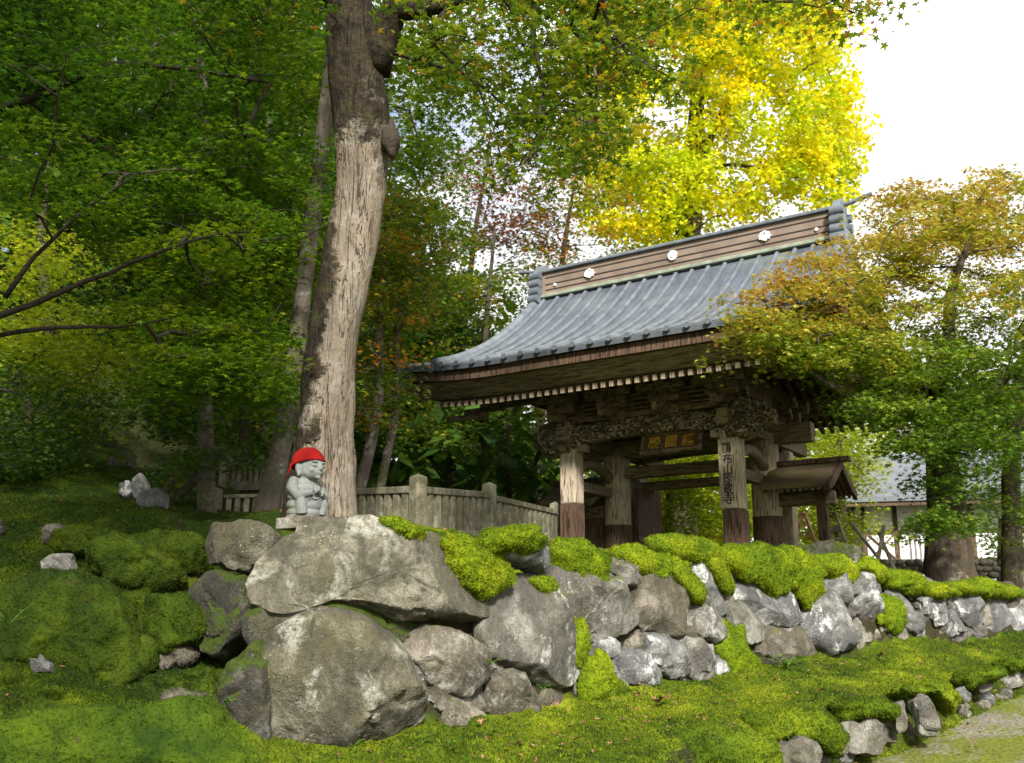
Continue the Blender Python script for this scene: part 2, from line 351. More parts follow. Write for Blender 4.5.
pathz = TPS([(0, 0, -1.5), (-5, 0, -1.5), (6, 0, -1.5), (2.4, 7.4, -1.24), A3(832, 772, 8.4), A3(877, 757, 9.1), A3(950, 718, 10.5), A3(1013, 692, 11.8), (9, 9, -1.2), (12, 13, -.7), (14, 16, -.1), (20, 18, .1), (7, 4, -1.45)])
plat = TPS(left_pts + [A3(200, 530, 9.0), A3(260, 520, 9.3), A3(325, 520, 9.2), A3(400, 545, 9.5), (.3, 10, .62), (2, 11.5, .58), (4, 13, .52), (6.5, 14.3, .36), (9, 15.6, .25), (3.6, 16, .52), (1, 17.6, .55), (2.5, 20, .55), (6, 19, .45),
            A3(417, 537, 13), A3(350, 540, 14.5), (1.5, 15, .62), (0, 19, .9), (-3, 15, 1.25), A3(200, 517, 12), A3(260, 500, 15), (-6, 17, 2.3), (8, 24, .5), (14, 20, .4), (3, 26, .5), (20, 30, .5)])
def zground(X, Y, parts=False):
    X = np.asarray(X, float).ravel(); Y = np.asarray(Y, float).ravel()
    P = np.stack([X, Y], -1); C = np.stack([np.clip(X, -12, 18), np.clip(Y, 1, 26)], -1)
    dw = pl_dist(P, WALL); dk = pl_dist(P, KERB)
    zf, zp, za = front(C), plat(C), pathz(C)
    zp = zp + 15 * sstep((Y - 19) / 26) * sstep((3.5 - X - .12 * Y) / 11) + 3 * sstep((-X - 8) / 14)
    zf = zf + 3 * sstep((-X - 8) / 14) * sstep((Y - 4) / 5)
    wid = .22 + 2.0 * sstep((-1.9 - X) / 1.6)
    w = sstep((dw - .02) / wid)
    w = np.where((X < -1.0) & (Y < 6.6), 0, w)
    k = sstep((dk + .1) / .26)
    z = zf * (1 - w) + zp * w
    lo = za
    z = lo * (1 - k) + z * k
    far = sstep((np.hypot(X, Y) - 60) / 60)
    z = z * (1 - far) + far * np.where(X < 0, z, .5)
    return (z, dw, dk) if parts else z
def axis_pts(lo, hi, step, far, n):
    a = np.arange(lo, hi + 1e-6, step); g = np.geomspace(step, far, n)
    return np.concatenate([lo - np.cumsum(g)[::-1], a, hi + np.cumsum(g)])
gx = axis_pts(-6.5, 8.5, .055, 30, 26); gy = axis_pts(4.6, 15.5, .055, 30, 26)
GX, GY = np.meshgrid(gx, gy); Z, DW, DK = zground(GX, GY, True)
P3 = np.stack([GX.ravel(), GY.ravel(), Z], -1)
on_path = DK < -.08
bump = .12 * fbm(P3 * [1, 1, .3], 1.3, 3, 3) + .075 * np.abs(fbm(P3 * [1, 1, .3], 4.2, 2, 5)) + .02 * fbm(P3, 9, 2, 8)
P3[:, 2] += np.where(on_path, .25 * bump, bump)
nx, ny = len(gx), len(gy)
i = np.arange(ny - 1)[:, None] * nx; j = np.arange(nx - 1)[None]
Fq = np.stack([i + j, i + j + 1, i + nx + j + 1, i + nx + j], -1).reshape(-1, 4)
fpath = on_path[Fq].all(1)
def submesh(F): u, inv = np.unique(F, return_inverse=True); return P3[u], inv.reshape(F.shape)
def mat_path():
    t = NT('path_earth'); p = t.pos()
    g = t.noise(26, 5, p, .7); m = t.noise(1.1, 6, p, .65); v = t.n('TexVoronoi', Vector=p, Scale=24.0)
    c = t.ramp(g, [(.3, (.09, .075, .055)), (.7, (.26, .235, .19))])
    c = t.mix(t.math('MULTIPLY', t.ramp(v.outputs['Distance'], [(.1, 1.0), (.5, 0.0)]), .3), c, v.outputs['Color'])
    c = t.mix(.75, c, t.ramp(g, [(.3, (.10, .085, .06)), (.7, (.25, .225, .18))]))
    mm = t.ramp(t.math('ADD', t.math('MULTIPLY', m, .7), t.math('MULTIPLY', t.noise(20, 3, p), .3)), [(.43, 0.0), (.53, 1.0)])
    c = t.mix(mm, c, t.ramp(t.noise(35, 4, p), [(.3, (.06, .08, .01)), (.7, (.16, .17, .018))]))
    t.bsdf(c, .92, t.bump(t.math('ADD', g, v.outputs['Distance']), .7, .02), spec=.15); return t.m
M_path = mat_path()
def mat_ground():
    t = NT('moss_ground'); p = t.pos(); xyz = t.n('SeparateXYZ', Vector=p)
    n1 = t.noise(1.2, 5, p, .6); n2 = t.noise(48, 4, p, .7); n3 = t.noise(9, 4, p, .6)
    n1 = t.math('SUBTRACT', n1, t.ramp(t.math('MULTIPLY', xyz.outputs['X'], -.2), [(.2, 0.0), (.45, .11)]))  # shade of the left slope painted into the ground moss
    c = t.ramp(n1, [(.38, (.022, .046, .005)), (.5, (.086, .13, .006)), (.62, (.21, .245, .010))])
    c = t.mix(t.math('MULTIPLY', t.ramp(n2, [(.3, 1.0), (.55, 0.0)]), .6), c, (.02, .028, .004))
    c = t.mix(t.math('MULTIPLY', t.ramp(t.noise(4.6, 6, p, .75), [(.57, 0.0), (.66, 1.0)]), .8), c, (.06, .04, .02))
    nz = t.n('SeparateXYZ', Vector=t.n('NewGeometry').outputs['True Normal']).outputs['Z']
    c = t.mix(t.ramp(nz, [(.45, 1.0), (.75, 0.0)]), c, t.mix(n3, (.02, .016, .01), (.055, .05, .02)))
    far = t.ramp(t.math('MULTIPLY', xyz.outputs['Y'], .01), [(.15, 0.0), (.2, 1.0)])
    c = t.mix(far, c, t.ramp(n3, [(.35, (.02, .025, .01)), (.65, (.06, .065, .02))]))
    t.bsdf(c, .92, t.bump(t.math('ADD', n2, t.math('MULTIPLY', n3, 1.2)), .9, .03), spec=.1); return t.m
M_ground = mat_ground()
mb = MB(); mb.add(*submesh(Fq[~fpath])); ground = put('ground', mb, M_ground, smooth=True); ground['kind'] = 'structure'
mb = MB(); mb.add(*submesh(Fq[fpath])); path = put('path', mb, M_path, smooth=True); path['kind'] = 'structure'
_gc = P3[Fq].mean(1)
def gz(x, y): return float(zground([x], [y])[0])
def ground_hit(px, py, y0=4.5, y1=60):
    r = ray(px, py); Ys = np.linspace(y0, y1, 1500); pts = r[None] * (Ys / r[1])[:, None]
    d = pts[:, 2] - zground(pts[:, 0], pts[:, 1]); k = np.argmax(d < 0)
    return pts[k] if d[k] < 0 else pts[-1]

# moss blades
def blades(mb, V, F, n, length=(.012, .03), width=.006, weights=None, tintf=None):
    tri = np.concatenate([F[:, :3], F[:, [0, 2, 3]]]) if F.shape[1] == 4 else F
    a, b, c = V[tri[:, 0]], V[tri[:, 1]], V[tri[:, 2]]
    N = np.cross(b - a, c - a); A = np.linalg.norm(N, axis=1) + 1e-12; N = N / A[:, None]
    w = A if weights is None else A * (np.concatenate([weights, weights]) if F.shape[1] == 4 else weights)
    k = rng.choice(len(tri), n, p=w / w.sum()); r1, r2 = rng.random(n), rng.random(n); s = np.sqrt(r1)
    p = a[k] * (1 - s)[:, None] + b[k] * (s * (1 - r2))[:, None] + c[k] * (s * r2)[:, None]
    d = N[k] + rng.normal(0, .55, (n, 3)) + np.array([0, 0, .15]); d /= np.linalg.norm(d, axis=1)[:, None]
    L = rng.uniform(*length, n); x = np.cross(d, rng.normal(0, 1, (n, 3))); x /= np.linalg.norm(x, axis=1)[:, None] + 1e-9
    Wd = width * rng.uniform(.6, 1.4, n)
    q = np.stack([p - d * .004 - x * Wd[:, None], p - d * .004 + x * Wd[:, None], p + d * L[:, None]], 1)
    mb.add(q.reshape(-1, 3), np.arange(3 * n).reshape(-1, 3), np.clip(rng.normal(.5, .22, n), 0, 1) if tintf is None else tintf(p))
pxg = proj(_gc); vis = (~fpath) & (pxg[:, 0] > -60) & (pxg[:, 0] < 1090) & (pxg[:, 1] < 800) & (_gc[:, 1] > 4.8) & (_gc[:, 1] < 15)
dwc = DW[Fq].mean(1)
wgt = vis * np.where(dwc > .5, .25, 1.0) * np.where((dwc > -.03) & (dwc < .4) & (_gc[:, 0] > -1.7), 0, 1.0) * np.clip(9 / np.maximum(_gc[:, 1], 5), .3, 1.6) * (np.abs(dwc) > .0)
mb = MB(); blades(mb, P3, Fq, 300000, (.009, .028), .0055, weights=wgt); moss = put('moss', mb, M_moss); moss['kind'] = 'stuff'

# ------------------------------------------------------------------ boulders traced from outlines
def poly_R(poly, th):
    c = poly.mean(0)
    x, y = poly[:, 0], poly[:, 1]; x2, y2 = np.roll(x, -1), np.roll(y, -1); cr = x * y2 - x2 * y
    if abs(cr.sum()) > 1e-9: c = np.array([((x + x2) * cr).sum(), ((y + y2) * cr).sum()]) / (3 * cr.sum())
    R = np.zeros(len(th))
    for k, t in enumerate(th):
        d = np.array([math.cos(t), math.sin(t)]); best = 0
        for a, b in zip(poly, np.roll(poly, -1, 0)):
            e = b - a; den = d[0] * e[1] - d[1] * e[0]
            if abs(den) < 1e-12: continue
            w = a - c; tt = (w[0] * e[1] - w[1] * e[0]) / den; uu = (w[0] * d[1] - w[1] * d[0]) / den
            if -1e-6 <= uu <= 1 + 1e-6 and tt > best: best = tt
        R[k] = best if best > 0 else np.abs(poly - c).max() * .3
    return c, R
def wall_plane(px, py):
    r = ray(px, 620.0); d2 = np.array([r[0], r[1]])
    for a, b in list(zip(WALL[:-1], WALL[1:]))[2:]:
        a = np.array(a); e = np.array(b) - a; den = d2[0] * e[1] - d2[1] * e[0]
        if abs(den) < 1e-9: continue
        t = (a[0] * e[1] - a[1] * e[0]) / den; u = (a[0] * d2[1] - a[1] * d2[0]) / den
        if t > 0 and 0 <= u <= 1:
            q = d2 * t; tn = e / np.linalg.norm(e); return np.array([q[0], q[1], 0]), np.array([tn[0], tn[1], 0])
    a = np.array(WALL[2]); return np.array([a[0], a[1], 0]), np.array([1., 0, 0])
def boulder_mesh(polypx, Y=None, thick=.3, push=.5, seed=0, facets=7, rough=.05, nth=56, nph=26, back=0., lump=None, pw=.42, edge=.06, grow=1.0):
    polypx = np.array(polypx, float); cpx = polypx.mean(0)
    if Y is None: p0, tn = wall_plane(*cpx)
    else: p0 = at(cpx[0], cpx[1], Y); tn = np.array([1., 0, 0])
    nrm = np.array([tn[1], -tn[0], 0.])            # towards the path
    up = np.array([0, 0, 1.]) - nrm * (.10 if Y is None else .18); up /= np.linalg.norm(up); fn = np.cross(tn, up)
    p0 = p0 - fn * (back + thick * push)
    r = ray(polypx[:, 0], polypx[:, 1]); q = r * ((p0 @ fn) / (r @ fn))[:, None]
    ab = np.stack([(q - p0) @ tn, (q - p0) @ up], -1)
    th = np.linspace(0, 2 * math.pi, nth, endpoint=False)
    c, R = poly_R(ab, th); R = (np.roll(R, 1) + 3 * R + np.roll(R, -1)) / 5; R = R * (1 + edge * fbm(np.stack([np.cos(th) * 2.5, np.sin(th) * 2.5, th * 0 + seed * 3.7], -1), 1.6, 3, seed))
    ctr = p0 + tn * c[0] + up * c[1]
    ph = np.linspace(0, math.pi, nph)
    sn = np.sin(ph) ** pw; cs = np.sign(np.cos(ph)) * np.abs(np.cos(ph)) ** .75; cs = np.where(cs < 0, cs * .45, cs)
    R = R * grow
    V = (sn[:, None] * R)[..., None] * (np.cos(th)[:, None] * tn + np.sin(th)[:, None] * up)[None] + (thick * cs)[:, None, None] * fn
    lr = np.random.default_rng(seed); Rm = R.mean()
    for _ in range(facets):
        d = lr.normal(0, 1, 3); d /= np.linalg.norm(d)
        d = d * .6 + fn * np.sign(d @ fn + .3) * lr.uniform(.45, 1.0); d /= np.linalg.norm(d)
        pj = V @ d; lim = pj.max() * lr.uniform(.55, .9)
        V = V - np.maximum(pj - lim, 0)[..., None] * d * .94
    nn = V / (np.linalg.norm(V, axis=-1)[..., None] + 1e-9)
    W = V + ctr
    V = V + nn * (rough * Rm * 2.2 * fbm(W, 1.4 / Rm ** .5, 4, seed))[..., None] + nn * (.016 * fbm(W, 8, 4, seed + 5) - .034 * np.maximum(0, .16 - np.abs(fbm(W, 2.6, 3, seed + 8))) / .16)[..., None]
    if lump: V = V + nn * (lump * np.abs(fbm(W, 5.5, 3, seed + 9)) + .35 * lump * np.abs(fbm(W, 15, 2, seed + 3)))[..., None]
    V = V + ctr
    return V, ctr
def grid_faces(V):
    a, b = V.shape[:2]; i = np.arange(a - 1)[:, None] * b; j = np.arange(b)[None]; j2 = (j + 1) % b
    return np.stack([i + j, i + b + j, i + b + j2, i + j2], -1).reshape(-1, 4)
def boulder(name, label, cat, poly, mat, group=None, Y=None, fuzz=0, **kw):
    V, c = boulder_mesh(poly, Y, **kw); F = grid_faces(V); mb = MB(); mb.add(V.reshape(-1, 3), F)
    if fuzz: blades(mb, V.reshape(-1, 3), F, fuzz, (.009, .027), .005)
    o = put(name, mb, mat, origin=c, smooth=True)
    if not fuzz: o.data.set_sharp_from_angle(angle=math.radians(24))
    return tag(o, label, cat, group)
def z3(*p): return [(200 + x / 2.2925, 430 + y / 2.2925) for x, y in p]
def z4(*p): return [(560 + x / 2.207, 500 + y / 2.207) for x, y in p]
def z5(*p): return [(x / 2.103, 400 + y / 2.103) for x, y in p]
GS = 'stones of the dry stone retaining wall'
wall_polys = []
def wstone(label, poly, k=0, thick=.22, **kw):
    if k == 9: kw.setdefault('grow', 1.02)
    wall_polys.append(np.array(poly)); kw.setdefault('seed', len(wall_polys) * 7)
    return boulder('wall_stone', label, 'stone', poly, M_stonemoss if 'dark mossy' in label else M_stonebig if k == 9 else STONES[k], GS, thick=thick, grow=kw.pop('grow', 1.1), **kw)
wstone('huge grey boulder at the foot of the wall corner, biggest stone of all', z3((75, 650), (105, 550), (160, 470), (215, 430), (280, 412), (360, 430), (430, 470), (480, 530), (520, 600), (548, 670), (540, 720), (440, 735), (330, 735), (240, 735), (150, 735), (90, 710)), 9, .42, facets=5, rough=.045, nth=110, nph=50, push=.55, seed=21, pw=.34)
wstone('long grey boulder with pale lichen patches right beneath the stone statue', z3((118, 330), (140, 285), (195, 235), (255, 203), (335, 197), (405, 212), (475, 232), (535, 250), (570, 290), (612, 350), (648, 410), (622, 440), (520, 442), (430, 440), (340, 410), (250, 400), (190, 412), (130, 412)), 9, .40, facets=6, rough=.045, nth=110, nph=50, push=.62, seed=33, grow=1.04, pw=.36)
wstone('dark mossy stone wedged in the gap between the two biggest boulders', z3((100, 395), (240, 380), (430, 410), (640, 440), (650, 500), (560, 560), (400, 520), (240, 520), (120, 540)), 9, .3, back=.22)
wstone('rounded brownish boulder at the left end of the wall top row', z3((5, 262), (30, 225), (100, 212), (160, 225), (185, 248), (165, 290), (110, 328), (50, 320), (10, 302)), 9, .3, Y=8.0)
wstone('wedge shaped stone tucked under the long boulder beside the huge one', z3((440, 455), (520, 447), (590, 470), (640, 510), (645, 560), (600, 602), (550, 606), (510, 560), (480, 520)), 1)
wstone('large upright slab stone with flat grey face below the moss capped stone', z3((633, 450), (660, 380), (720, 340), (760, 345), (810, 390), (845, 450), (868, 530), (835, 592), (780, 582), (720, 545), (650, 525), (630, 490)), 0, .3, nth=72, nph=34)
wstone('low brown stone with a white lichen blotch near the ground', z3((655, 570), (690, 548), (740, 560), (790, 610), (800, 660), (740, 680), (690, 670), (650, 650)), 1, .2)
wstone('dark brown low stone beside the huge corner boulder', z3((552, 620), (640, 600), (665, 690), (600, 715), (550, 700)), 1, .2)
wstone('angular grey top stone half covered by a moss cap', z3((640, 262), (680, 238), (760, 238), (800, 260), (817, 300), (780, 338), (720, 312), (650, 292)), 2, .26)
wstone('leaning grey stone under the first draped moss cushion', [(546, 572), (560, 568), (585, 585), (612, 578), (626, 598), (624, 624), (605, 640), (578, 642), (556, 624), (546, 600)], 0, .28)
wstone('small upright stone between two hanging moss drapes', z4((98, 150), (118, 118), (152, 138), (162, 192), (130, 188)), 0, .16)
wstone('brown grey pentagon shaped stone in the middle of the wall', z4((150, 200), (190, 150), (240, 163), (270, 213), (280, 270), (250, 302), (200, 297), (158, 267)), 1, .24)
wstone('tall bluish slab beneath the highest moss mound', z4((273, 138), (320, 135), (350, 185), (362, 242), (330, 262), (298, 205)), 2, .2)
wstone('broad blue grey stone with two moss tongues hanging over it', z4((362, 190), (420, 178), (470, 195), (510, 213), (522, 262), (480, 283), (430, 273), (383, 243)), 2, .26)
wstone('small squarish grey stone right of the pentagon shaped stone', z4((278, 250), (320, 235), (352, 260), (362, 302), (330, 313), (283, 292)), 0, .18)
wstone('oval dark stone below the broad blue grey stone', z4((358, 240), (388, 218), (427, 268), (432, 312), (400, 322), (368, 292)), 0, .18)
wstone('broken brown stone above the leafy plant', z4((428, 290), (480, 274), (532, 288), (553, 332), (520, 363), (450, 373), (423, 332)), 1, .2)
wstone('pale triangular stone low in the wall with green streaks', z4((95, 340), (160, 320), (203, 350), (213, 403), (170, 423), (118, 385)), 2, .2)
wstone('slanting grey stone low in the wall right of the pale triangle', z4((178, 300), (222, 290), (267, 350), (272, 388), (230, 393), (188, 352)), 2, .18)
wstone('slanting brown stone below the small squarish stone', z4((248, 310), (290, 300), (327, 350), (334, 393), (290, 403), (262, 372)), 0, .18)
wstone('large pale leaning stone where the wall starts to recede', z4((528, 230), (580, 208), (620, 220), (648, 280), (632, 323), (580, 338), (543, 313), (526, 272)), 2, .24)
wstone('thin stone sliver beside the hanging moss strip', z4((345, 325), (365, 335), (380, 388), (348, 390)), 2, .1)
wstone('tall whitish stone with brown streaks at the wall top', z4((638, 150), (665, 138), (702, 158), (710, 232), (690, 263), (650, 258), (633, 200)), 2, .2)
wstone('narrow round topped stone left of the tall whitish one', z4((578, 155), (610, 148), (642, 198), (647, 238), (610, 228), (583, 192)), 2, .18)
wstone('steep narrow stone running down to the moss bank', z4((718, 205), (745, 198), (792, 268), (818, 312), (780, 303), (738, 262)), 2, .16)
for lab, pts in [('small grey stone, first of the far upright ones', [(786, 215), (805, 200), (818, 247), (792, 255)]), ('pale upright stone with dark base in the far wall', [(813, 222), (840, 210), (854, 272), (822, 280)]),
                 ('short dark stone below the pale upright one in the far wall', [(848, 248), (870, 242), (894, 292), (858, 304)]), ('broad pale stone at the far wall under the maple foot', [(868, 217), (907, 202), (938, 262), (920, 295), (886, 264)]),
                 ('square light stone in the far wall right of the maple foot', [(937, 217), (967, 212), (989, 262), (960, 294), (936, 272)]), ('last visible grey wall stone at the right edge', [(983, 242), (1012, 232), (1034, 272), (1000, 304)])]:
    wstone(lab, z4(*pts), 2, .16, nth=36, nph=18)
# small filler stones between them
def in_poly(p, poly):
    x, y = p; r = False
    for (x1, y1), (x2, y2) in zip(poly, np.roll(poly, -1, 0)):
        if (y1 > y) != (y2 > y) and x < (x2 - x1) * (y - y1) / (y2 - y1) + x1: r = not r
    return r
seglen = [math.dist(a, b) for a, b in zip(WALL[2:-2], WALL[3:-1])]; tot = sum(seglen)
done = []; tries = 0
while len(done) < 120 and tries < 3000:
    tries += 1
    s = rng.random() * tot; k = 0
    while s > seglen[k]: s -= seglen[k]; k += 1
    a, b = np.array(WALL[2 + k]), np.array(WALL[3 + k]); q = a + (b - a) * s / seglen[k]; tn = (b - a) / seglen[k]
    zb = float(front(q[None])[0]); zt = float(plat((q + np.array([-tn[1], tn[0]]) * .3)[None])[0])
    if zt - zb < .15: continue
    z = rng.uniform(zb + .02, zt - .02); r = rng.uniform(.09, .23)
    c = np.array([q[0], q[1], z]); pc = proj(c); rp = r * FPX / q[1]
    if pc[0] < 300: continue
    if any(in_poly(pc, P) for P in wall_polys): continue
    if any(np.linalg.norm(c - d) < (r + e) * .66 for d, e in done): continue
    done.append((c, r))
    n = 7; an = np.sort(rng.random(n) * 2 * math.pi); an = np.linspace(0, 2 * math.pi, n, endpoint=False) + rng.normal(0, .2, n)
    rr = rp * rng.uniform(.75, 1.25, n)
    poly = np.stack([pc[0] + np.cos(an) * rr, pc[1] + np.sin(an) * rr * rng.uniform(.8, 1.5)], -1)
    boulder('wall_stone', 'small irregular filler stone packed between the larger stones of the wall', 'stone', poly, STONES[int(rng.integers(3))], 'small filler stones packed into the wall', thick=r, push=1.05, seed=1000 + tries, nth=32, nph=16, facets=9, edge=.2, rough=.08, pw=.4)
# moss cushions over the wall
def cushion(label, poly, thick=.145, push=.35, fuzz=3500, mat=None, **kw):
    kw.setdefault('pw', .7); kw.setdefault('edge', .22)
    return boulder('moss_cushion', label, 'moss', poly, mat or M_cushion, 'moss cushions on the retaining wall', thick=thick, push=push, facets=0, rough=.07, lump=.07, fuzz=int(fuzz * 2.4), seed=int(abs(poly[0][0] * 13)), nth=64, nph=30, **kw)
cushion('round moss cushion hanging over the first leaning wall stone', z4((-25, 112), (0, 94), (55, 94), (95, 125), (100, 200), (70, 217), (30, 188), (0, 168), (-22, 142)))
cushion('long moss drape arching over the pentagon shaped stone', z4((90, 108), (160, 103), (225, 123), (275, 150), (314, 215), (302, 243), (270, 216), (238, 172), (180, 172), (130, 138)))
cushion('highest bright moss mound on the wall top before the gate', z4((180, 92), (240, 78), (320, 92), (362, 128), (366, 200), (344, 205), (318, 150), (270, 132), (200, 118)), fuzz=5000)
cushion('moss tongue hanging over the broad blue grey stone', z4((345, 105), (440, 98), (482, 118), (494, 190), (462, 210), (428, 182), (380, 160), (348, 132)), fuzz=4500)
cushion('pale yellow moss lobe at the bend of the wall', z4((440, 108), (520, 106), (572, 148), (578, 212), (540, 234), (508, 195), (478, 172), (448, 134)), fuzz=4500)
cushion('small moss pad above the narrow round topped stone', z4((556, 124), (612, 122), (654, 165), (642, 198), (600, 172), (568, 152)), fuzz=1800)
cushion('thin moss mat on the far wall top left of the maple', z4((698, 152), (760, 162), (824, 192), (800, 210), (750, 200), (718, 194)), .2, fuzz=1800)
cushion('long flat moss mat on the far wall top below the maple', z4((815, 183), (900, 176), (970, 190), (1030, 208), (980, 222), (900, 212), (848, 205)), .25, fuzz=2500)
cushion('small moss bridge beside the tall whitish stone', z4((640, 150), (668, 132), (705, 150), (716, 176), (690, 182), (668, 160)), fuzz=900)
cushion('low moss patch joining the two long mats of the far wall top', z4((778, 196), (815, 186), (862, 192), (872, 210), (830, 216), (796, 212)), .16, fuzz=1200)
cushion('hanging moss pad between the long boulder and the slab stone', z3((540, 250), (600, 252), (682, 288), (700, 340), (662, 375), (620, 380), (578, 315)), fuzz=3500)
cushion('moss cap sitting on the angular grey top stone', z3((636, 262), (655, 240), (692, 226), (750, 232), (768, 268), (740, 290), (690, 276), (655, 285)), .24, -.1, fuzz=3000)
cushion('little moss strip right of the large upright slab', z3((755, 350), (795, 338), (832, 398), (812, 412)), .1, fuzz=800)
cushion('flat moss patch on the crest behind the long boulder', z3((410, 208), (440, 206), (505, 238), (480, 252), (440, 240)), .12, fuzz=900)
cushion('moss strip running down between the low stones of the wall', z4((355, 268), (388, 272), (404, 330), (444, 372), (430, 402), (380, 392), (350, 335)), .1, fuzz=1500)
cushion('moss heap at the wall foot left of the pale triangle', z4((45, 340), (92, 338), (105, 398), (155, 420), (112, 442), (45, 442)), .14, fuzz=1500)
cushion('moss patch in the gap above the steep narrow stone', z4((698, 208), (740, 212), (762, 270), (742, 294), (708, 272)), .1, fuzz=900)
cushion('dim moss strip between the slab stone and the huge boulder', z3((830, 430), (868, 440), (880, 500), (860, 545), (830, 480)), .1, fuzz=700)
# kerb stones at the foot of the bank
for lab, Yk, pts in [('grey kerb stone almost buried in moss near the bottom edge', 7.9, [(425, 560), (520, 520), (572, 538), (572, 600), (430, 610)]), ('broad brown kerb stone with moss spilling over its top', 8.6, [(612, 490), (690, 478), (722, 515), (700, 568), (620, 565)]),
                     ('narrow kerb stone between the two big ones', 8.95, [(722, 455), (752, 438), (764, 510), (738, 522)]), ('tall dark leaning kerb stone with streaked face', 9.15, [(768, 440), (800, 418), (838, 480), (832, 518), (788, 530)]),
                     ('white little kerb stone at the bank edge', 9.8, [(808, 413), (832, 408), (848, 442), (830, 458)]), ('flat white kerb stone lying on the bank edge', 10.1, [(856, 420), (882, 412), (908, 440), (890, 453)]),
                     ('mossy grey kerb stone further up the path', 10.7, [(898, 388), (937, 383), (953, 412), (920, 434)]), ('last long kerb stone at the right edge', 11.7, [(946, 378), (1005, 366), (1015, 412), (958, 428)])]:
    boulder('kerb_stone', lab, 'stone', z4(*pts), STONES[0 if 'white' not in lab else 2], 'kerb stones along the path', Y=Yk, thick=.22, push=.75, seed=int(Yk * 91), nth=40, nph=20)
kl = [np.array(at(*k)) for k in KPX]
for k in range(34):
    q = rng.random() * (len(kl) - 1); a_ = int(q); c = kl[a_] + (kl[a_ + 1] - kl[a_]) * (q - a_); pc_ = proj(c + np.array([.05, -.05, -.16 + rng.uniform(-.12, .08)])); r_ = rng.uniform(5, 13) * 9 / c[1]
    an = np.linspace(0, 2 * math.pi, 8, endpoint=False); rr = r_ * rng.uniform(.7, 1.2, 8)
    boulder('kerb_stone', 'small stone half buried in moss between the larger kerb stones', 'stone', np.stack([pc_[0] + 1.3 * rr * np.cos(an), pc_[1] + rr * np.sin(an)], -1), STONES[int(rng.integers(3))], 'small kerb stones', Y=c[1], thick=.1, push=.4, seed=4000 + k, nth=28, nph=14, edge=.2)
for lab, Yk, pts_, fz in [('broad moss lobe bulging over the bank edge at the bottom of the photo', 7.5, [(200, 520), (330, 500), (440, 520), (470, 560), (460, 620), (200, 640)], 9000), ('rounded moss lobe spilling between the first kerb stones', 8.2, [(400, 478), (520, 462), (600, 480), (622, 530), (600, 570), (560, 545), (480, 530), (410, 560)], 8000),
                     ('moss brow hanging over the broad brown kerb stone', 8.75, [(590, 450), (660, 440), (735, 455), (745, 480), (690, 488), (610, 495)], 5000), ('moss brow over the tall dark leaning kerb stone', 9.5, [(735, 418), (790, 402), (845, 410), (870, 440), (850, 470), (800, 425), (745, 440)], 4000),
                     ('moss strip along the far kerb stones', 10.6, [(850, 398), (900, 380), (960, 372), (975, 392), (930, 402), (880, 425)], 3500), ('last moss strip at the far end of the kerb', 11.7, [(950, 362), (1000, 352), (1040, 352), (1040, 376), (980, 384)], 2500)]:
    boulder('moss_cushion', lab, 'moss', z4(*pts_), M_moss, 'moss lobes along the bank edge', Y=Yk, thick=.28, push=.7, facets=0, rough=.07, lump=.07, fuzz=fz, seed=int(Yk * 31), nth=64, nph=30, pw=.7, edge=.2)
# mossy rocks at the left
GL = 'moss covered rocks on the left slope'
def mrock(label, Yk, pts, fuzz=3500, thick=.4, mat=None, **kw):
    kw.setdefault('push', .6)
    return boulder('mossy_rock', label, 'rock', z5(*pts), mat or M_moss_shaded, GL, Y=Yk, thick=thick, facets=2, rough=.10, lump=.085 if mat is None else None, fuzz=fuzz if mat is None else 0, seed=int(Yk * 77), nth=72, nph=34, **kw)
mrock('nose shaped moss rock with a bare brown foot, left of the wall', 8.0, [(205, 312), (260, 292), (330, 315), (372, 352), (366, 388), (325, 402), (312, 445), (262, 435), (246, 392), (212, 380)])
mrock('dark moss ledge just behind the nose shaped rock', 8.5, [(280, 298), (350, 290), (425, 293), (446, 340), (428, 380), (370, 385), (320, 350)])
mrock('round moss boulder in the hollow left of the corner', 7.7, [(305, 455), (350, 430), (420, 428), (450, 480), (436, 525), (360, 536), (308, 505)])
mrock('half bare rock with moss on its left, against the huge boulder', 7.7, [(398, 405), (465, 370), (535, 378), (560, 430), (540, 500), (480, 560), (430, 545), (430, 470)], mat=M_stonemoss)
mrock('big flat mossy block like a broad step in the left slope', 7.3, [(5, 425), (60, 398), (200, 388), (300, 445), (330, 515), (345, 600), (265, 645), (80, 640), (50, 580), (5, 525)], fuzz=8000, thick=.7, push=.8, pw=.45)
_mound = mrock('broad mossy mound filling the bottom left corner', 6.3, [(-60, 760), (30, 690), (120, 652), (300, 648), (450, 655), (530, 720), (570, 790), (520, 840), (0, 860), (-60, 850)], fuzz=9000, thick=.6, push=.5)
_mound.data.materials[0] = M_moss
mrock('small moss hump at the very left edge', 6.9, [(-50, 560), (30, 575), (66, 640), (20, 690), (-60, 690)], fuzz=1500, thick=.3)
mrock('dark mossy flank rock against the left side of the huge boulder', 7.0, [((200 + x / 2.2925) * 2.103, (430 + y / 2.2925 - 400) * 2.103) for x, y in ((50, 600), (75, 540), (150, 470), (185, 540), (170, 640), (165, 720), (80, 715), (45, 660))], mat=M_stonemoss, thick=.3, push=.5)
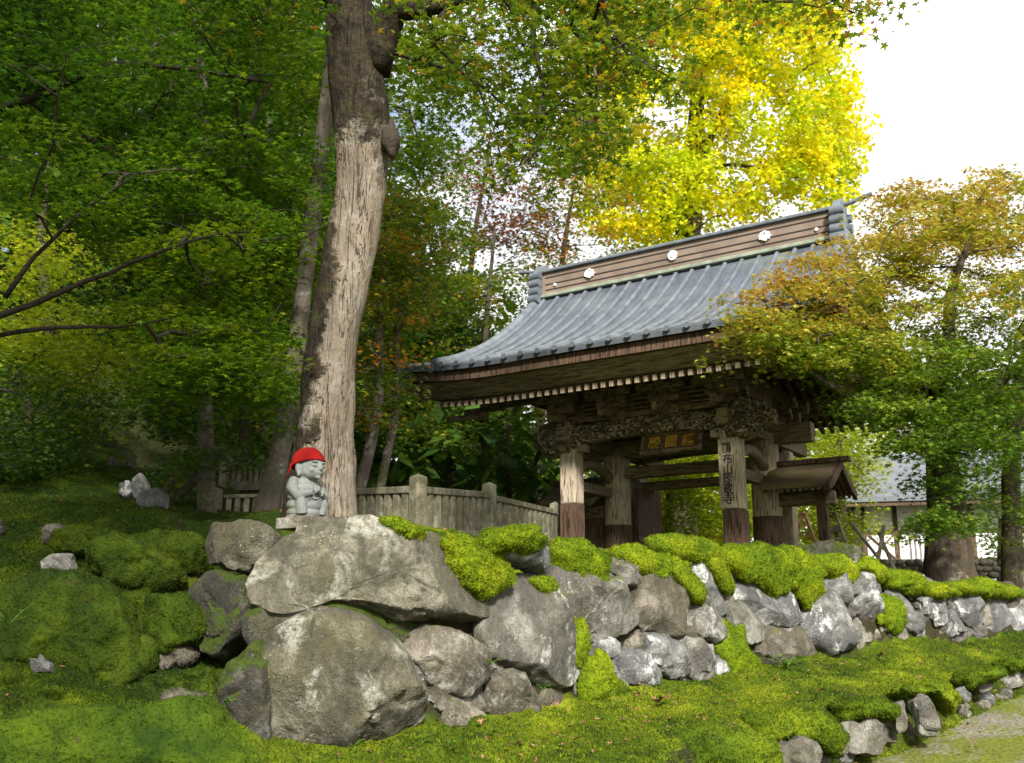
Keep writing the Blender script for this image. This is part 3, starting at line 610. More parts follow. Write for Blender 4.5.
for k in range(26):
    px, py = rng.uniform(-20, 235), rng.uniform(535, 760); hp_ = ground_hit(px, py); w_ = rng.uniform(.10, .26) * FPX / hp_[1]; an = np.linspace(0, 2 * math.pi, 9, endpoint=False); rr = w_ * rng.uniform(.75, 1.2, 9)
    boulder('mossy_rock', 'small moss covered stone scattered among the bigger mossy rocks of the left slope', 'rock', np.stack([px + rr * np.cos(an), py - .25 * w_ + .62 * rr * np.sin(an)], -1), M_moss_shaded if rng.random() < .75 else STONES[1], 'small moss covered stones of the left slope', Y=float(hp_[1]), thick=.16, push=.3, facets=2, rough=.1, lump=.05, fuzz=900, seed=6000 + k, nth=36, nph=18, edge=.15)
mrock('bare pale grey stone peeking out of the moss', 8.1, [(93, 348), (118, 330), (162, 326), (163, 366), (100, 372)], mat=STONES[0], thick=.2)
mrock('long low moss ridge above the pale grey stone', 8.9, [(110, 300), (180, 275), (255, 283), (250, 310), (180, 322), (125, 320)], fuzz=2000, thick=.3)
mrock('white chipped stone set in the front of the flat block', 6.6, [(70, 545), (90, 535), (112, 548), (112, 575), (74, 577)], mat=STONES[2], thick=.1)
boulder('mossy_rock', 'low moss topped rock lying in front of the side gate', 'rock', [(780, 552), (800, 545), (830, 543), (858, 548), (866, 562), (850, 572), (800, 572), (782, 564)], M_stonemoss, None, Y=13.3, thick=.4, seed=5)
for lab, p in [('bluish white rock, tallest of the cluster under the left trees', [(134, 478), (143, 474), (150, 482), (150, 500), (136, 502), (132, 490)]), ('bluish white rock leaning at the left of the cluster', [(122, 484), (132, 481), (135, 494), (128, 501), (121, 495)]),
               ('low broad bluish rock at the right of the cluster', [(140, 496), (160, 488), (170, 495), (168, 510), (148, 512), (138, 505)])]:
    boulder('pale_rock', lab, 'rock', p, STONES[2], 'pale rocks under the left trees', Y=float(ground_hit(p[0][0] + 8, max(q[1] for q in p) - 2)[1]), thick=.15, seed=int(p[0][0]), nth=32, nph=16)
boulder('boulder', 'brown upright boulder under the dark trees at left', 'rock', [(108, 470), (112, 452), (126, 447), (136, 455), (134, 472), (120, 476)], M_stonemoss, None, Y=float(ground_hit(122, 471)[1]) + .1, thick=.3, seed=3)

# ------------------------------------------------------------------ stone statue with a red cap
st = ground_hit(306, 523, 8.0); sb = at(304, 516, 8.25)
def ellipsoid(mb, c, r, R=None, n=20, tint=.5):
    th = np.linspace(0, 2 * math.pi, n, endpoint=False); ph = np.linspace(0, math.pi, n // 2 + 2)
    V = np.stack([np.sin(ph)[:, None] * np.cos(th), np.sin(ph)[:, None] * np.sin(th), np.cos(ph)[:, None] * np.ones_like(th)], -1) * np.array(r)
    if R is not None: V = V @ np.array(R).T
    V = V + np.array(c); mb.add(V.reshape(-1, 3), grid_faces(V), tint); return mb
def remeshed(name, mb, mat, parent, voxel, smooth_it=4):
    o = put(name, mb, mat, parent); r = o.modifiers.new('r', 'REMESH'); r.mode = 'VOXEL'; r.voxel_size = voxel
    s = o.modifiers.new('s', 'SMOOTH'); s.iterations = smooth_it; s.factor = .5
    bpy.context.view_layer.update()
    me = bpy.data.meshes.new_from_object(o.evaluated_get(bpy.context.evaluated_depsgraph_get()))
    o.modifiers.clear(); o.data = me; me.polygons.foreach_set('use_smooth', np.full(len(me.polygons), True)); return o
# local frame: figure faces +x turned a little to the camera (-y); 0.57 m tall
jz = root('stone_statue', 'weathered stone Jizo statue in a red cap standing on the wall before the big trunk', 'statue', tuple(sb), math.radians(-32))
b = MB()
for z, rx, ry, ox in [(0.02, .125, .165, 0), (.08, .126, .172, 0), (.15, .12, .168, .0), (.21, .11, .158, -.004), (.255, .095, .135, -.006), (.285, .065, .09, -.002)]:
    ellipsoid(b, (ox, 0, z), (rx, ry, .075))
i0 = len(b.v)
ellipsoid(b, (.012, 0, .40), (.088, .083, .098), n=32)           # head
ellipsoid(b, (.03, 0, .368), (.072, .074, .058), n=24)           # cheeks and jaw
ellipsoid(b, (.102, 0, .386), (.016, .013, .016), n=12)          # nose
ellipsoid(b, (.097, 0, .402), (.012, .008, .022), n=12)
ellipsoid(b, (.096, 0, .359), (.012, .025, .0065), n=12)         # lips
ellipsoid(b, (.092, 0, .348), (.012, .020, .006), n=12)
ellipsoid(b, (.083, 0, .332), (.018, .022, .014), n=12)          # chin
for s in (-1, 1):
    ellipsoid(b, (.088, s * .034, .400), (.012, .019, .0075), n=12)  # closed lids
    ellipsoid(b, (.088, s * .034, .424), (.014, .024, .007), n=12)   # brows
    ellipsoid(b, (.072, s * .045, .372), (.02, .02, .02), n=12)
    ellipsoid(b, (-.004, s * .086, .39), (.020, .014, .036), n=12)   # long ears
    ellipsoid(b, (.004, s * .084, .352), (.012, .012, .020), n=12)
ellipsoid(b, (-.035, 0, .275 - .09), (.10, .15, .15), n=28)
b.v, xtra = b.v[:-1], b.v[-1]
for k in range(i0, len(b.v)): b.v[k] = (b.v[k] - np.array([0, 0, .31])) * 1.34 + np.array([.022, 0, .282])
b.v.append(xtra); b.tube([(0, 0, .28), (.02, 0, .33)], [.075, .075], 14)
for s in (-1, 1):
    b.tube([(-.02, s * .115, .285), (.01, s * .165, .22), (.06, s * .145, .15), (.125, s * .05, .185)], [.045, .052, .05, .028], 12)  # arms
    b.tube([(.06, s * .135, .17), (.075, s * .12, .09), (.07, s * .105, .01)], [.042, .048, .05], 12)                                # hanging sleeves
    ellipsoid(b, (.134, s * .022, .197), (.022, .016, .03), n=12)                                                             # palms joined on a jewel
    for k in range(4): b.tube([(.139 + .004 * k, s * .020, .217 - .011 * k), (.152, s * .010, .231 - .011 * k), (.155, -s * .004, .235 - .011 * k)], [.0065, .006, .005], 6)
    b.tube([(.124, s * .02, .213), (.130, s * .014, .235), (.132, s * .006, .247)], [.008, .007, .006], 6)
ellipsoid(b, (.145, 0, .21), (.02, .02, .024), n=14)
for k in range(5): b.tube([(.118 - .004 * k, y, .16 - .028 * k + 6 * y * y) for y in np.linspace(-.09, .09, 9)], .007, 6)       # robe folds
for s in (-1, 1): b.tube([(.03, s * .075, .325), (.075, s * .05, .27), (.105, s * .012, .20)], [.014, .013, .01], 8)              # collar
for k in range(4): b.tube([(.02 - .03 * k, -.135 - .02 + .012 * k, .29 - .06 * k), (.06 - .02 * k, -.168 + .01 * k, .20 - .045 * k), (.085, -.145, .10 - .01 * k)], .007, 6)
remeshed('body', b, M_statue, jz, .004, 4)
b = MB(); ellipsoid(b, (0, 0, -.015), (.13, .165, .05)); b.box((0, 0, -.07), (.28, .36, .09)); put('base_stone', b, STONES[1], jz, smooth=False, bevel=.02)
# knitted cap
b = MB(); th = np.linspace(0, 2 * math.pi, 64, endpoint=False); V = []
for k, t in enumerate(np.linspace(0, 1, 22)):
    ph = t * math.pi * .54; r = math.sin(ph) * (1 + .035 * sstep((t - .8) / .2)); h = math.cos(ph)
    rib = 1 + .012 * np.cos(th * 32) + .02 * np.sin(3 * th + 5 * t)
    V.append(np.stack([.103 * r * np.cos(th) * rib, .099 * r * np.sin(th) * rib, np.full_like(th, .098 * h)], -1))
for rr, dz in ((.95, .0), (.93, .02)): V.append(np.stack([.103 * rr * np.cos(th), .099 * rr * np.sin(th), np.full_like(th, V[21][0][2] + dz)], -1))
V = np.array(V); tl = Matrix.Rotation(math.radians(-14), 3, 'Y'); V = (V * 1.36) @ np.array(tl).T + np.array([.018, 0, .438])
b.add(V.reshape(-1, 3), grid_faces(V))
t = NT('red_knit'); w = t.n('TexWave', Vector=t.obj, Scale=90.0, Distortion=2.0).outputs['Fac']
t.bsdf(t.mix(w, (.36, .010, .008), (.58, .022, .016)), .9, t.bump(t.math('ADD', w, t.noise(120, 3)), 1.0, .012), spec=.1); M_red = t.m
put('knitted_cap', b, M_red, jz, smooth=True)
b = MB(); b.tube([(-.06, -.115, .43), (-.07, -.125, .37), (-.09, -.132, .31)], [.009, .008, .004], 6); put('cap_tie', b, M_red, jz, smooth=True)

# ------------------------------------------------------------------ temple gate
TH = math.radians(33.5); EU = np.array([math.cos(TH), -math.sin(TH), 0]); EV = np.array([math.sin(TH), math.cos(TH), 0])
P2 = at(732, 430, 16.0); ZG = .5
GO = P2 - EU * 1.52; GO[2] = ZG
def zl(z): return z - ZG
W_pillar = mat_wood('wood_weathered', (.34, .27, .19), (.62, .525, .40))
W_dark = mat_wood('wood_dark', (.06, .036, .022), (.165, .105, .068))
W_beam = mat_wood('wood_beam', (.13, .098, .062), (.33, .26, .175), scale=(1.2, 14, 14))
W_eave = mat_wood('wood_eave', (.10, .074, .047), (.27, .20, .13), scale=(2, 8, 8))
W_end = mat_wood('wood_pale_end', (.24, .18, .12), (.46, .37, .27))
def mat_carved():
    t = NT('wood_carved'); n = t.noise(5.5, 3, t.map(t.obj, (1, 1.4, 1.5)), .5, 2.2); g = t.noise(9, 5)
    r = t.math('ABSOLUTE', t.math('SUBTRACT', n, .5)); r = t.ramp(r, [(.0, 0.0), (.09, 1.0)])
    c = t.mix(t.math('SUBTRACT', 1.0, r), t.ramp(g, [(.3, (.23, .18, .12)), (.7, (.44, .36, .25))]), (.05, .037, .024))
    t.bsdf(c, .85, t.bump(r, 1.0, .05), spec=.2); return t.m
W_carved = mat_carved()
def mat_copper():
    t = NT('roof_copper'); v = t.map(t.obj, (6, 1.2, 1.2)); n = t.noise(1.5, 6, v, .65); p2 = t.noise(1.1, 5, None, .6); st_ = t.noise(14, 4, v)
    c = t.ramp(n, [(.3, (.065, .075, .095)), (.7, (.155, .172, .20))])
    c = t.mix(t.math('MULTIPLY', t.ramp(p2, [(.5, 0.0), (.7, 1.0)]), .45), c, (.24, .29, .24))
    c = t.mix(t.math('MULTIPLY', t.ramp(st_, [(.3, 1.0), (.5, 0.0)]), .45), c, (.09, .105, .115))
    sy = t.n('SeparateXYZ', Vector=t.obj); seam = t.math('FRACT', t.math('MULTIPLY', sy.outputs['Y'], 2.6))
    c = t.mix(t.math('MULTIPLY', t.ramp(seam, [(.0, 1.0), (.05, 0.0)]), .5), c, (.08, .09, .10))
    t.bsdf(c, t.math('ADD', .38, t.math('MULTIPLY', n, .25)), t.bump(t.math('ADD', n, seam), .2, .01), .35, .5); return t.m
M_copper = mat_copper()
M_copper2 = mat_plain('ridge_copper', (.14, .158, .172), .5, .25, .3, 5)
M_verdigris = mat_plain('verdigris', (.24, .27, .20), .7, .1, .3, 5)
M_white = mat_plain('white_plaster', (.78, .76, .73), .8, 0, .08, 8)
M_ridgewood = mat_plain('ridge_board', (.20, .148, .112), .75, .05, .22, 2.5)
M_black = mat_plain('black_groove', (.025, .02, .016), .8)
gate = root('temple_gate', 'large wooden temple gate with curved grey copper roof above the mossy wall', 'temple gate', tuple(GO), -TH)
# pillars
for s in (-1, 1):
    lo = zl(2.0 if s < 0 else 1.72)
    for (u, v, w, zt) in ((s * 1.51, 0, .32, zl(3.02)), (s * 1.46, 1.65, .50, zl(3.2)), (s * 1.51, 2.6, .27, zl(3.02))):
        m = MB(); a = np.linspace(0, 2 * math.pi, 16, endpoint=False)
        if w > .45: m.tube([(u, v, 0), (u, v, 1.0), (u, v, 2.0), (u, v, zt)], [w / 2] * 4, 28)
        else: m.box((u, v, (lo if v == 0 else 0) / 2 + zt / 2), (w, w, zt - (lo if v == 0 else 0)))
        pil = put('pillar', m, W_pillar, gate, bevel=.03 if w < .45 else 0, smooth=w > .45)
        if v == 0:
            m = MB(); m.box((u, v, lo / 2), (w + .012, w + .012, lo)); put('pillar_sleeve', m, W_dark, gate, bevel=.025)
        elif w > .45:
            m = MB(); m.tube([(u, v, .05), (u, v, 1.25)], [w / 2 + .012] * 2, 28); put('pillar_sleeve', m, W_dark, gate)
        m = MB(); m.tube([(u, v, -.25), (u, v, .0), (u, v, .05)], [w * .85, w * .85, w * .72], 20); put('footing', m, STONES[0], gate)
# tie beams
def part(name, mat, bevel=.012, smooth=False, parent=gate):
    def f(build): m = MB(); build(m); return put(name, m, mat, parent, bevel=bevel, smooth=smooth)
    return f
for v in (0, 2.6):
    @part('rainbow_beam', W_carved, 0)
    def _(m):
        n = 40
        x = np.linspace(-1.5, 1.5, n); arch = .09 * (1 - (x / 1.5) ** 2)
        prof = np.array([(-.1, 0), (-.12, .08), (-.12, .27), (-.08, .34), (.08, .34), (.12, .27), (.12, .08), (.1, 0)])
        V = np.array([[(xx, v + p[0], zl(3.03) + p[1] + a_ * (1 if p[1] < .1 else .6)) for p in prof] for xx, a_ in zip(x, arch)])
        m.grid(V, wrap=True); m.add(V[0], [list(range(8))]); m.add(V[-1], [list(range(8))[::-1]])
for v, z0, h, L in ((1.65, zl(2.62), .2, 1.5), (1.65, zl(3.0), .34, 2.35), (2.6, zl(2.5), .16, 1.5)):
    @part('tie_beam', W_beam)
    def _(m): m.box((0, v, z0 + h / 2), (2 * L, .22, h))
for s in (-1, 1):
    @part('side_beam', W_beam)
    def _(m): m.box((s * 1.51, 1.65, zl(3.2)), (.2, 4.1, .26))
    @part('side_rail', W_beam)
    def _(m): m.box((s * 1.51, .8, zl(2.35)), (.12, 1.6, .18))
    @part('beam_nose', W_end)
    def _(m): m.box((s * 1.28, -.02, zl(2.98)), (.2, .2, .13))
    @part('curved_brace', W_beam, 0, True)
    def _(m): m.tube([(s * 1.51, y, zl(2.55) + .25 * math.sin(y * 2.0)) for y in np.linspace(.1, 1.5, 10)], [.1] * 10, 10)
    for v in (0,):          # carved beast heads on the pillar tops
        px_ = s * 1.66; m = MB(); th = np.linspace(0, 2 * math.pi, 72, endpoint=False); ph = np.linspace(0, math.pi, 44)
        V = np.stack([np.sin(ph)[:, None] * np.cos(th), np.sin(ph)[:, None] * np.sin(th), np.cos(ph)[:, None] * np.ones_like(th)], -1)
        r = np.array([.36, .24, .25]); W = V * r + np.array([px_, v, zl(3.22)])
        e = np.abs(fbm(W, 5.0, 3, 31)); sw = .5 + .5 * np.sin(26 * fbm(W, 2.2, 2, 12) + 7 * V[..., 0])
        W = W + V * (.12 * (1 - 2.2 * e) + .05 * sw)[..., None]
        W[..., 0] += s * .12 * np.maximum(0, V[..., 0] * s) * (V[..., 2] < .2)
        m.add(W.reshape(-1, 3), grid_faces(W)); put('carved_beast_head', m, W_carved, gate, smooth=True)
# bracket sets
def bracket(u, v, big=1.0):
    m = MB(); z = zl(3.40)
    m.box((u, v, z + .08), (.30 * big, .30 * big, .16))
    for lv, (L, zz) in enumerate(((.62, .20), (.95, .38))):
        m.box((u, v, z + zz), (L, .11, .11)); m.box((u, v - .16, z + zz + .002), (.11, L * .9, .108))
        for q in (-1, 0, 1):
            m.box((u + q * (L / 2 - .08), v, z + zz + .105), (.17, .17, .10))
        for q in (-1, 1): m.box((u, v - .16 + q * (L * .45 - .08), z + zz + .105), (.165, .165, .10))
        for q in (-1, 1): m.box((u + q * (L * .5 - .08) * .8, v - .16 - L * .45 + .08, z + zz + .108), (.15, .15, .096))
        m.box((u, v - .16 - L * .45 + .08, z + zz + .02), (L * .9, .10, .10))
    m.bar((u, v - .2, z + .12), (u, v - .78, z + .02), .09, .12)
    put('bracket_set', m, W_eave, gate, bevel=.008)
for u in (-1.51, -.5, .5, 1.51): bracket(u, 0)
for u in (-1.51, 1.51): bracket(u, 2.7)
for v, z0, h in ((-.02, 3.43, .1), (-.0, 3.93, .17), (-.66, 3.9, .15), (3.3, 3.93, .17), (3.95, 3.9, .15), (1.65, 4.6, .25)):
    @part('purlin', W_eave)
    def _(m): m.box((0, v, zl(z0) + h / 2), (6.9 if h > .12 else 3.4, .16, h))
@part('frieze_boards', W_dark)
def _(m):
    for v in (.02, 3.32): m.box((0, v, zl(3.72)), (3.3, .05, .5))
    for s in (-1, 1): m.box((s * 1.55, 1.65, zl(3.75)), (.05, 3.2, .85))
@part('louvre_strips', W_eave)
def _(m):
    for k in range(4): m.box((0, -.06 - .05 * k, zl(3.58) + .07 * k), (2.4, .05, .035))
# roof surfaces: profile across v, mirrored about the ridge at v = 1.65
VR, VE, ZE, ZR = 1.65, -1.92, zl(4.30), zl(6.62)
def zroof(t): return ZE + (ZR - ZE) * (.52 * t + .48 * t ** 2.2)
def sori(u): return .16 * np.clip((np.abs(u) - 1.8) / 2.1, 0, 1) ** 2.2
def roofpt(u, t, side, off=0.):
    v = VE + (VR - VE) * t
    if side > 0: v = 2 * VR - v
    return np.stack([u, v, zroof(t) + sori(u) * (1 - t) ** 1.5 + off], -1)
tt = np.linspace(0, 1, 26)
for side in (-1, 1):
    m = MB(); us = np.linspace(-3.12, 3.12, 60); U, T = np.meshgrid(us, tt)
    top = roofpt(U, T, side); bot = roofpt(U, T, side, -.09); bot[..., 1] += 0
    m.grid(top if side > 0 else top[:, ::-1]); m.grid(bot[:, ::-1] if side > 0 else bot)
    m.grid(np.stack([top[0], bot[0]]))
    rf = put('roof_slope', m, M_copper, gate, smooth=True)
    for k in range(19):
        u = -2.97 + k * .33
        m = MB(); P = roofpt(np.full(26, u), tt, side, .015); P[0, 1] += -.02 * (1 if side < 0 else -1)
        m.tube(P, .042, 8); m.tube([P[0] + [0, side * .045, -.012], P[0] + [0, -side * .03, -.012]], .046, 14)
        put('roof_rib', m, M_copper2, rf, smooth=True)
    for s in (-1, 1):       # verge roll and the curved outer verge strip
        m = MB(); P = roofpt(np.full(26, s * 3.14), tt, side, .02); m.tube(P, [.11] * 26, 10); put('verge_roll', m, M_copper2, rf, smooth=True)
        w = np.linspace(0, 1, 8)
        def verge(off):
            G = np.zeros((26, 8, 3))
            for k, t_ in enumerate(tt):
                half = 4.12 - .84 * t_ ** .6
                u = s * (3.14 + (half - 3.14) * w); q = roofpt(u, np.full(8, t_), side, off); q[:, 2] -= (.02 + .30 * t_ ** .8) * w ** 1.6; G[k] = q
            return G
        m = MB(); g0, g1 = verge(.0), verge(-.09)
        m.grid(g0 if (side > 0) == (s > 0) else g0[:, ::-1]); m.grid(g1 if (side > 0) != (s > 0) else g1[:, ::-1]); m.grid(np.stack([g0[:, -1], g1[:, -1]])); m.grid(np.stack([g0[0], g1[0]]))
        put('verge_strip', m, M_copper, rf, smooth=True)
        for k in range(4):
            m = MB(); u = s * (3.38 + .21 * k); P0 = roofpt(np.array([u]), np.array([0.]), side, 0)[0]; P0[2] -= .02 * ((k + 1) / 4.) ** 1.6
            m.tube([P0 + [0, side * .05, -.0], P0 + [0, -side * .3, .08]], .05, 12); put('roof_rib', m, M_copper2, rf, smooth=True)
        # bargeboard following the verge
        m = MB(); G = []
        for t_ in tt:
            half = 4.12 - .84 * t_ ** .6; q = roofpt(np.array([s * (half - .12)]), np.array([t_]), side, 0)[0]; q[2] -= .32 * t_ ** .8
            hgt = .36 - .12 * t_
            G.append([q + [0, 0, -.10], q + [0, 0, -.10 - hgt], q + [-s * .09, 0, -.10 - hgt], q + [-s * .09, 0, -.10]])
        G = np.array(G); m.grid(G, wrap=True); m.add(G[0], [[0, 1, 2, 3]]); m.add(G[-1], [[3, 2, 1, 0]]); put('bargeboard', m, W_dark, gate)
    # eave boards and rafters
    def vv(v): return v if side < 0 else 2 * VR - v
    @part('fascia_board', W_dark, 0)
    def _(m):
        us = np.linspace(-3.98, 3.98, 40); up_ = sori(us)
        ring = [(-1.83, 4.215), (-1.83, 4.04), (-1.70, 4.02), (-1.70, 4.22)]
        V = np.array([[(u, vv(v), zl(z) + d) for v, z in ring] for u, d in zip(us, up_)]); m.grid(V, wrap=True)
    @part('eave_soffit', W_beam, 0)
    def _(m):
        us = np.linspace(-3.9, 3.9, 40); up_ = sori(us)
        ring = [(-1.76, 4.035), (-1.44, 3.80), (-1.30, 3.80), (-1.50, 4.05)]
        V = np.array([[(u, vv(v), zl(z) + d * .8) for v, z in ring] for u, d in zip(us, up_)]); m.grid(V, wrap=True)
    @part('roof_deck', W_dark, 0)
    def _(m):
        us = np.linspace(-3.6, 3.6, 20); V = np.array([[(u, vv(v), zl(z) + d) for v, z in ((-1.46, 3.82), (1.65, 5.36))] for u, d in zip(us, sori(us) * .7)]); m.grid(V)
        V = V + [0, 0, .05]; m.grid(V)
    n_r = 46 if side < 0 else 36
    for k in range(n_r):
        u = -3.5 + 7.0 * (k + .5) / n_r; d = float(sori(np.array(u))) * .75; m = MB()
        m.bar((u, vv(-1.42), zl(3.715) + d), (u, vv(1.55), zl(5.22)), .075, .095); r_ = put('rafter', m, W_eave, gate)
        m = MB(); m.box((u, vv(-1.432), zl(3.71) + d), (.072, .022, .09)); put('rafter_end', m, W_end, r_)
# gable walls
for s in (-1, 1):
    @part('gable_wall', W_dark, 0)
    def _(m): m.prism([(-1.0, zl(4.0)), (VR, zl(5.6)), (4.3, zl(4.0))], s * 2.55, s * 2.62, 0)
    @part('gable_strut', W_eave)
    def _(m): m.box((s * 2.7, VR, zl(4.75)), (.12, .22, 1.3)); m.box((s * 2.7, VR, zl(4.35)), (.16, 2.6, .2))
    for k in range(11):
        @part('gable_rafter', W_eave, 0)
        def _(m): m.box((s * 3.1, -1.0 + k * .53, zl(4.02) + .44 * (1.65 - abs(-1.0 + k * .53 - 1.65))), (.9, .08, .09))
    @part('gable_pendant', W_end, .02)
    def _(m): m.prism([(VR - .22, zl(5.75)), (VR + .22, zl(5.75)), (VR + .16, zl(5.35)), (VR, zl(5.15)), (VR - .16, zl(5.35))], s * 3.32, s * 3.38, 0)
# ridge
ridge = part('ridge', M_ridgewood, .01)(lambda m: m.box((0, VR, zl(6.81)), (6.06, .30, .50)))
@part('ridge_cap', M_copper2, .01, parent=ridge)
def _(m):
    m.box((0, VR, zl(7.085)), (6.2, .44, .05)); m.prism([(VR - .2, zl(7.11)), (VR - .1, zl(7.17)), (VR + .1, zl(7.17)), (VR + .2, zl(7.11))], -3.08, 3.08, 0)
for z in (6.68, 6.80, 6.95):
    @part('ridge_moulding', M_black, .002, parent=ridge)
    def _(m): m.box((0, VR, zl(z)), (5.9, .312, .03))
@part('ridge_base', M_verdigris, .01, parent=ridge)
def _(m): m.box((0, VR, zl(6.545)), (6.16, .46, .07))
def crest(u, kind):
    m = MB(); zc = zl(6.845); vf = VR - .165
    if kind:        # round many petalled flower
        pr_ = [(u + .095 * (1 + .10 * math.cos(14 * a)) * math.cos(a), zc + .095 * (1 + .10 * math.cos(14 * a)) * math.sin(a)) for a in np.linspace(0, 2 * math.pi, 84, endpoint=False)]
        m.prism(pr_, vf - .03, vf, 1); m.tube([(u, vf - .05, zc), (u, vf - .02, zc)], [.045, .06], 18)
    else:           # three broad leaves with flower buds above
        for q, (dx, dz) in enumerate(((-.058, -.015), (.058, -.015), (0, -.045))):
            pr_ = [(u + dx + .056 * math.cos(a) * (1 + .15 * math.cos(5 * a)), zc + dz + .056 * math.sin(a) * (1 + .15 * math.cos(5 * a))) for a in np.linspace(0, 2 * math.pi, 40, endpoint=False)]
            m.prism(pr_, vf - .03 - .004 * q, vf - .002 * q, 1)
        for q in range(-2, 3): m.tube([(u + .035 * q, vf - .03, zc + .078 - .014 * abs(q)), (u + .035 * q, vf, zc + .078 - .014 * abs(q))], .02, 10)
    put('crest', m, M_white, ridge)
for u, k in ((-1.83, 0), (.0, 1), (1.83, 0)): crest(u - .05, k)
for u in (-2.7, 2.72):
    @part('crest_dot', M_white, 0, True, parent=ridge)
    def _(m): m.tube([(u, VR - .15, zl(6.76)), (u, VR - .185, zl(6.76))], .03, 10)
for s in (-1, 1):           # ridge end ornaments
    orn = part('ridge_end_ornament', M_copper2, .01, parent=gate)(lambda m: m.prism([(VR - .34, zl(6.38)), (VR - .30, zl(6.75)), (VR - .28, zl(7.0)), (VR - .14, zl(7.2)), (VR, zl(7.30)), (VR + .14, zl(7.2)), (VR + .28, zl(7.0)), (VR + .30, zl(6.75)), (VR + .34, zl(6.38))], s * 3.03, s * 3.18, 0))
    for q in (-1, 1):
        @part('scroll', M_copper2, 0, True, parent=orn)
        def _(m):
            for k in range(4): m.tube([(s * 3.0, VR + q * (.33 - .025 * k), zl(6.47) + .175 * k), (s * 3.24, VR + q * (.33 - .025 * k), zl(6.47) + .175 * k)], .092 - .004 * k, 16)
    @part('tail_tube', M_copper2, 0, True, parent=orn)
    def _(m): m.tube([(s * 3.0, VR, zl(7.16)), (s * 3.3, VR, zl(7.19)), (s * 3.68, VR, zl(7.27))], [.04, .04, .045], 12)
# doors
for s in (-1, 1):
    d = part('door', W_dark, .01)(lambda m: m.box((s * 1.16, 2.35, 1.0), (.07, 1.05, 1.95)))
    @part('door_rail', W_beam, .006, parent=d)
    def _(m):
        m.box((s * 1.12, 2.35, 1.0), (.03, 1.02, .10))
# writing
def mesh_text(name, body, size, mat, parent, Mx, depth=.006, ux=1.0, bold=0):
    c = bpy.data.curves.new(name, 'FONT'); c.body = body; c.size = size; c.align_x = 'CENTER'; c.align_y = 'CENTER'; c.extrude = depth; c.offset = bold
    o = bpy.data.objects.new(name, c); COL.objects.link(o); bpy.context.view_layer.update()
    me = bpy.data.meshes.new_from_object(o.evaluated_get(bpy.context.evaluated_depsgraph_get())); bpy.data.objects.remove(o)
    me.transform(Matrix.Diagonal((ux, 1, 1, 1))); me.transform(Mx)
    n = bpy.data.objects.new(name, me); COL.objects.link(n); n.parent = parent; me.materials.clear(); me.materials.append(mat); return n
M_ink = mat_plain('black_ink', (.02, .018, .016), .7)
M_gold = mat_plain('gold_leaf', (.55, .32, .03), .5, .2, .3)
brd = part('inscription_board', W_pillar, .006)(lambda m: m.box((1.51 - .02, -.182, zl(2.30)), (.30, .035, 1.12)))
stand = Matrix.Rotation(math.radians(90), 4, 'X')
for k, ch in enumerate('鶴布山珍蔵寺'):
    zc = zl(2.70) - (.0, .19, .36, .51, .67, .83)[k]
    mesh_text('lettering', ch, .185, M_ink, brd, Matrix.Translation((1.49 + random.uniform(-.012, .012), -.2035, zc)) @ stand @ Matrix.Rotation(random.uniform(-.06, .06), 4, 'Z'), .002, .95, .002)
tilt = Matrix.Rotation(math.radians(90 - 18), 4, 'X'); pc = Vector((.42, .06, zl(2.93))); TM = Matrix.Translation(pc) @ tilt
def tbox(m, c, s_):
    h = np.array(s_) / 2; V = np.array([[x, y, z] for x in (-1, 1) for y in (-1, 1) for z in (-1, 1)]) * h + np.array(c)
    V = np.array([TM @ Vector(v) for v in V]); m.add(V, np.array([[0, 1, 3, 2], [4, 6, 7, 5], [0, 4, 5, 1], [2, 3, 7, 6], [0, 2, 6, 4], [1, 5, 7, 3]]))
pq = part('name_plaque', W_dark, .004)(lambda m: tbox(m, (0, 0, 0), (1.0, .29, .05)))
@part('plaque_frame', W_eave, .006, parent=pq)
def _(m):
    for s in (-1, 1): tbox(m, (0, s * .165, .02), (1.12, .05, .08)); tbox(m, (s * .53, 0, .021), (.05, .28, .078))
for k, ch in enumerate('殿國護'):
    mesh_text('lettering', ch, .24, M_gold, pq, Matrix.Translation(pc) @ tilt @ Matrix.Translation((-.31 + .31 * k, 0, .03)), .006, 1.0, .003)

